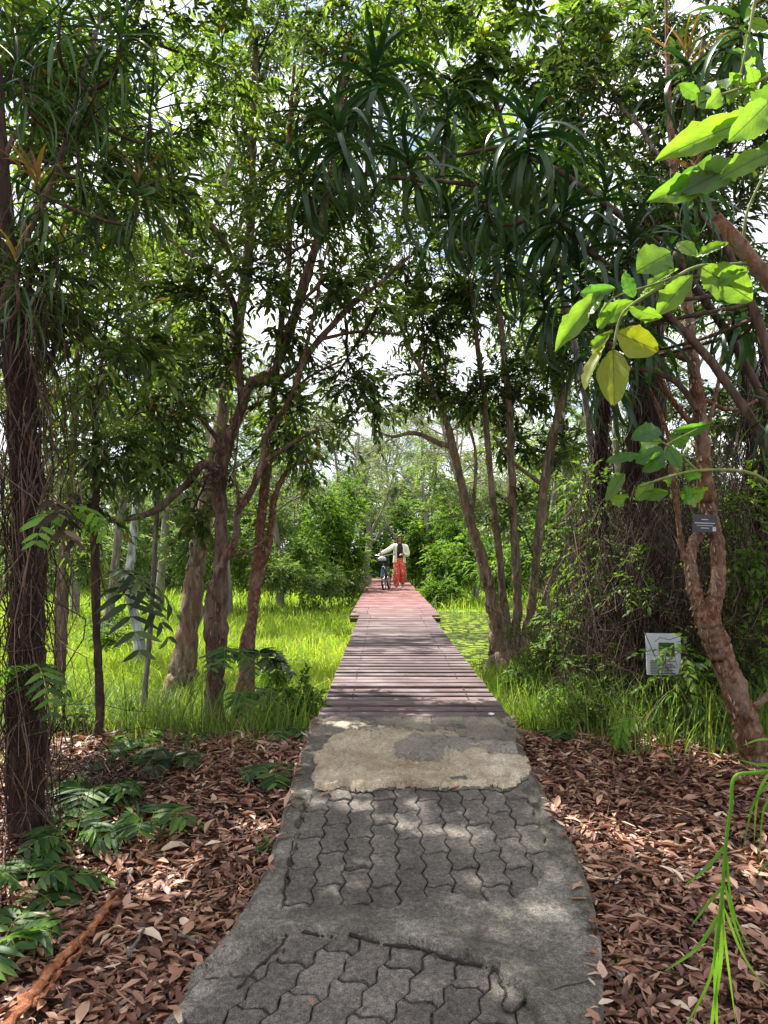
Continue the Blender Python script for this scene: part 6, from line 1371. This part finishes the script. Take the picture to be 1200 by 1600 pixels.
a.add(V, Q=[(0, 1, 2, 3), (0, 1, 5, 4), (1, 2, 6, 5), (2, 3, 7, 6), (3, 0, 4, 7)]); part('basket_liner', a, 'rubber', bs, False)
# bag in the basket
a = Acc(); g = np.random.default_rng(2); n, m = 7, 10; V = []
for i in range(n):
    for j in range(m):
        th = math.pi * i / (n - 1); ph = 2 * math.pi * j / m; k = 1 + .1 * g.normal() * (0 < i < n - 1); V.append([.12 * k * math.copysign(abs(math.sin(th) * math.cos(ph)) ** .7, math.cos(ph)), .08 * k * math.copysign(abs(math.sin(th) * math.sin(ph)) ** .7, math.sin(ph)), .085 * math.cos(th)])
i = np.arange(n - 1)[:, None] * m; j = np.arange(m)[None]; j2 = (j + 1) % m
a.add(V, Q=np.stack([i + j, i + m + j, i + m + j2, i + j2], -1).reshape(-1, 4)); me = a.mesh('bag', M['white'])
bag = inst('bag', me, bk.matrix_basis @ Matrix.Translation((0, -.58, .92))); tag(bag, 'white bag sitting in the front basket of the bicycle', 'bag')
a = Acc(); tubes(a, catmull([(-.05, 0, .07), (-.03, 0, .13), (.03, 0, .13), (.05, 0, .07)], 4)[None], .006, 5); o = part('handle', a, 'black', bag)

# ------------------------------------------------------------------ person
pr = empty('person', (.47, 22.45, .55), 'person in cream cardigan, black top and red patterned trousers pushing a bicycle', 'person'); pr.rotation_euler = (0, 0, R(6))
# local frame: -Y towards the viewer, +X to the viewer's right
def skinobj(name, verts, edges_, radii, mat, parent=pr, sub=2, rootv=0):
    me = bpy.data.meshes.new(name); me.from_pydata([tuple(v) for v in verts], edges_, []); me.materials.append(M[mat])
    o = bpy.data.objects.new(name, me); col.objects.link(o); o.parent = parent
    md = o.modifiers.new('skin', 'SKIN'); md.use_smooth_shade = True
    sv = me.skin_vertices[0].data
    for i_, r_ in enumerate(radii): sv[i_].radius = r_ if isinstance(r_, tuple) else (r_, r_)
    sv[rootv].use_root = True
    sm = o.modifiers.new('sub', 'SUBSURF'); sm.levels = sub; sm.render_levels = sub
    return o
shR, shL = (-.165, 0, 1.32), (.165, 0, 1.32)
elR, wrR = (-.36, -.16, 1.20), (-.60, -.16, 1.09)     # viewer's left arm, reaching to the far grip
elL, wrL = (.25, -.03, 1.06), (.07, -.19, 1.07)
V = [(0, .02, .86), (0, .0, 1.05), (0, 0, 1.22), (0, .0, 1.36), (0, -.015, 1.43), (0, -.05, 1.50), (0, -.07, 1.57),
     shR, elR, wrR, shL, elL, wrL, (-.09, 0, .82), (-.10, -.10, .47), (-.10, -.02, .09), (-.10, -.13, .04), (.09, .0, .82), (.10, -.02, .47), (.11, .14, .12), (.11, .04, .05)]
E = [(0, 1), (1, 2), (2, 3), (3, 4), (4, 5), (5, 6), (3, 7), (7, 8), (8, 9), (3, 10), (10, 11), (11, 12), (0, 13), (13, 14), (14, 15), (15, 16), (0, 17), (17, 18), (18, 19), (19, 20)]
Rd = [.13, .11, .12, .075, .05, .072, .062, .055, .038, .026, .055, .038, .026, .08, .052, .036, .028, .08, .052, .036, .028]
def hand(V, E, Rd, wi, dirv, palm_up):
    w0 = np.array(V[wi]); d0 = norm(np.array(dirv, float)); s0 = norm(np.cross(d0, palm_up)); dn = norm(np.cross(s0, d0)) * -1
    pm = len(V); V.append(tuple(w0 + d0 * .06)); E.append((wi, pm)); Rd.append(.024)
    for f, ln in zip((-.027, -.009, .009, .027), (.062, .07, .066, .052)):
        b = w0 + d0 * .085 + s0 * f; i0 = len(V); V.append(tuple(b)); E.append((pm, i0)); Rd.append(.0095)
        V.append(tuple(b + d0 * ln * .4 + dn * .012)); E.append((i0, i0 + 1)); Rd.append(.0085)
        V.append(tuple(b + d0 * ln * .45 + dn * .04)); E.append((i0 + 1, i0 + 2)); Rd.append(.0075)
    i0 = len(V); V.append(tuple(w0 + d0 * .04 + s0 * -.035 + dn * .012)); E.append((pm, i0)); Rd.append(.010); V.append(tuple(w0 + d0 * .07 + s0 * -.045 + dn * .032)); E.append((i0, i0 + 1)); Rd.append(.008)
hand(V, E, Rd, 9, (-.5, -.3, -.25), (0, 0, 1)); hand(V, E, Rd, 12, (-.7, -.5, -.1), (0, 0, 1))
body = skinobj('body', V, E, Rd, 'skin')
def ellring(c, rx, ry, n=16, ph=0, skew=0):
    th = np.arange(n) * 2 * math.pi / n; return np.c_[c[0] + rx * np.cos(th), c[1] + ry * np.sin(th), np.full(n, c[2]) + skew * np.cos(th)]
def loft(name, rings, mat, parent=pr, close=True, n=16, wr=0., seed=0):
    a = Acc(); Rg = [ellring(*r_, n=n) for r_ in rings]; V_ = np.vstack(Rg); k = len(Rg)
    if wr: V_ = V_ + np.random.default_rng(seed).normal(size=V_.shape) * wr
    i = np.arange(k - 1)[:, None] * n; j = np.arange(n)[None]; j2 = (j + 1) % n
    a.add(V_, Q=np.stack([i + j, i + j2, i + n + j2, i + n + j], -1).reshape(-1, 4)); me = a.mesh(name, M[mat]); o = bpy.data.objects.new(name, me); col.objects.link(o); o.parent = parent
    sm = o.modifiers.new('sub', 'SUBSURF'); sm.levels = 1; sm.render_levels = 1; return o
loft('trousers', [((0, .01, .99), .145, .11), ((0, .01, .90), .175, .13), ((0, .01, .83), .185, .135), ((0, .01, .78), .18, .13)], 'trousers', wr=.003)
loft('trouser_leg', [((-.085, 0, .86), .10, .125), ((-.09, -.04, .70), .105, .115), ((-.10, -.09, .50), .10, .11), ((-.105, -.06, .30), .105, .11), ((-.10, -.03, .14), .085, .09), ((-.10, -.03, .10), .06, .07)], 'trousers', wr=.004)
loft('trouser_leg', [((.085, 0, .86), .10, .125), ((.09, -.02, .70), .105, .115), ((.10, -.02, .50), .10, .11), ((.105, .06, .32), .10, .11), ((.11, .12, .20), .085, .09), ((.11, .13, .16), .06, .07)], 'trousers', wr=.004, seed=3)
loft('top', [((0, -.0, .93), .14, .105), ((0, -.01, 1.05), .13, .118), ((0, -.015, 1.2), .145, .128), ((0, -.01, 1.32), .135, .10), ((0, -.012, 1.40), .06, .062), ((0, -.02, 1.43), .053, .055)], 'black')
# open cardigan: partial shell with a gap at the front, plus sleeves
a = Acc(); n = 17; th = np.linspace(R(-62), R(242), n); rows = []
for (z, rx, ry) in ((.80, .205, .155), (.88, .20, .15), (1.0, .19, .145), (1.12, .185, .145), (1.24, .19, .145), (1.33, .185, .125), (1.385, .12, .085), (1.41, .075, .07)):
    rows.append(np.c_[rx * np.cos(th), ry * np.sin(th), np.full(n, z)])
V_ = np.vstack(rows) + np.random.default_rng(5).normal(size=(n * len(rows), 3)) * .004; i = np.arange(len(rows) - 1)[:, None] * n; j = np.arange(n - 1)[None]
a.add(V_, Q=np.stack([i + j, i + j + 1, i + n + j + 1, i + n + j], -1).reshape(-1, 4)); cg = part('cardigan', a, 'cardigan', pr)
so_ = cg.modifiers.new('solid', 'SOLIDIFY'); so_.thickness = .008; sm = cg.modifiers.new('sub', 'SUBSURF'); sm.levels = 1; sm.render_levels = 1
def sleeve(pts, rr):
    a = Acc(); C = catmull(pts, 5); tubes(a, C[None], np.interp(np.linspace(0, 1, len(C)), np.linspace(0, 1, len(rr)), rr)[None], 10, rough=.05); part('sleeve', a, 'cardigan', cg)
sleeve([(-.13, 0, 1.33), (-.20, -.03, 1.30), elR, (-.57, -.165, 1.105)], [.07, .072, .066, .05]); sleeve([(.13, 0, 1.33), (.21, 0, 1.26), elL, (.10, -.165, 1.07)], [.07, .075, .068, .05])
# head
hc = np.array((0, -.055, 1.535)); a = Acc(); n, m = 12, 16; V_ = []
for i_ in range(n):
    for j_ in range(m):
        th_ = math.pi * i_ / (n - 1); ph = 2 * math.pi * j_ / m; zz = math.cos(th_); fx_ = 1 - .22 * max(0, -zz) ; V_.append(hc + np.array([.073 * math.sin(th_) * math.cos(ph) * fx_, .088 * math.sin(th_) * math.sin(ph) * fx_, .108 * zz]))
i = np.arange(n - 1)[:, None] * m; j = np.arange(m)[None]; j2 = (j + 1) % m
a.add(V_, Q=np.stack([i + j, i + m + j, i + m + j2, i + j2], -1).reshape(-1, 4)); hd = part('head', a, 'skin', pr)
def ball(name, c, r_, mat, par):
    a = Acc(); V_ = []; n, m = 7, 10
    for i_ in range(n):
        for j_ in range(m):
            t_ = math.pi * i_ / (n - 1); p_ = 2 * math.pi * j_ / m; V_.append(np.array(c) + np.array([r_[0] * math.sin(t_) * math.cos(p_), r_[1] * math.sin(t_) * math.sin(p_), r_[2] * math.cos(t_)]))
    i = np.arange(n - 1)[:, None] * m; j = np.arange(m)[None]; j2 = (j + 1) % m
    a.add(V_, Q=np.stack([i + j, i + m + j, i + m + j2, i + j2], -1).reshape(-1, 4)); return part(name, a, mat, par)
ball('nose', hc + [0, -.088, -.018], (.011, .018, .017), 'skin', hd); M['lip'] = plain('lip', (.45, .10, .09), .5)
ball('mouth', hc + [0, -.076, -.055], (.022, .010, .007), 'lip', hd); ball('ear', hc + [-.073, 0, -.01], (.010, .018, .028), 'skin', hd); ball('ear', hc + [.073, 0, -.01], (.010, .018, .028), 'skin', hd)
ball('eye', hc + [-.028, -.072, .01], (.010, .008, .007), 'white', hd); ball('eye', hc + [.028, -.072, .01], (.010, .008, .007), 'white', hd)
sgl = ball('sunglasses', hc + [-.03, -.086, .010], (.027, .009, .02), 'blackpaint', hd); ball('lens', hc + [.03, -.086, .010], (.027, .009, .02), 'blackpaint', sgl)
# hair: shell over skull falling to the shoulders, open at the face
a = Acc(); n = 19; th = np.linspace(R(-52), R(232), n); rows = []
for (z, rx, ry, yo) in ((-.17, .075, .07, .03), (-.12, .095, .095, .015), (-.05, .093, .10, .01), (.02, .088, .104, .0), (.07, .080, .098, -.002), (.105, .055, .07, -.004), (.122, .015, .02, 0)):
    rows.append(np.c_[hc[0] + rx * np.cos(th), hc[1] + yo + ry * np.sin(th), np.full(n, hc[2] + z)])
V_ = np.vstack(rows) + np.random.default_rng(8).normal(size=(n * len(rows), 3)) * .003; i = np.arange(len(rows) - 1)[:, None] * n; j = np.arange(n - 1)[None]
a.add(V_, Q=np.stack([i + j, i + j + 1, i + n + j + 1, i + n + j], -1).reshape(-1, 4)); hr = part('hair', a, 'hair', pr); so_ = hr.modifiers.new('solid', 'SOLIDIFY'); so_.thickness = .012; sm = hr.modifiers.new('sub', 'SUBSURF'); sm.levels = 1; sm.render_levels = 1
ball('fringe', hc + [0, -.062, .078], (.062, .036, .034), 'hair', hr)
def shoe(c, pitch_, yaw=0):
    a = Acc(); V_ = []
    prof = [(.10, .030, .055), (.05, .036, .065), (-.02, .040, .055), (-.08, .042, .040), (-.13, .034, .028), (-.155, .015, .015)]
    for (yy, ww, hh) in prof: V_ += [(-ww, yy, 0), (-ww * .9, yy, hh * .6), (-ww * .4, yy, hh), (ww * .4, yy, hh), (ww * .9, yy, hh * .6), (ww, yy, 0)]
    V_ = np.array(V_, float); cp_, sp_ = math.cos(pitch_), math.sin(pitch_); V_ = np.c_[V_[:, 0], V_[:, 1] * cp_ - V_[:, 2] * sp_, V_[:, 1] * sp_ + V_[:, 2] * cp_] + np.array(c)
    k = 6; Q = [(i_ * k + j_, i_ * k + (j_ + 1) % k, (i_ + 1) * k + (j_ + 1) % k, (i_ + 1) * k + j_) for i_ in range(5) for j_ in range(6)]; Q += [(0, 1, 2, 5), (2, 3, 4, 5)]
    a.add(V_, Q=Q); part('shoe', a, 'white', pr)
shoe((-.10, -.03, .003), 0); shoe((.11, .12, .05), .45)

print('objects', len(bpy.data.objects), 'tris', sum(len(m_.polygons) for m_ in bpy.data.meshes))
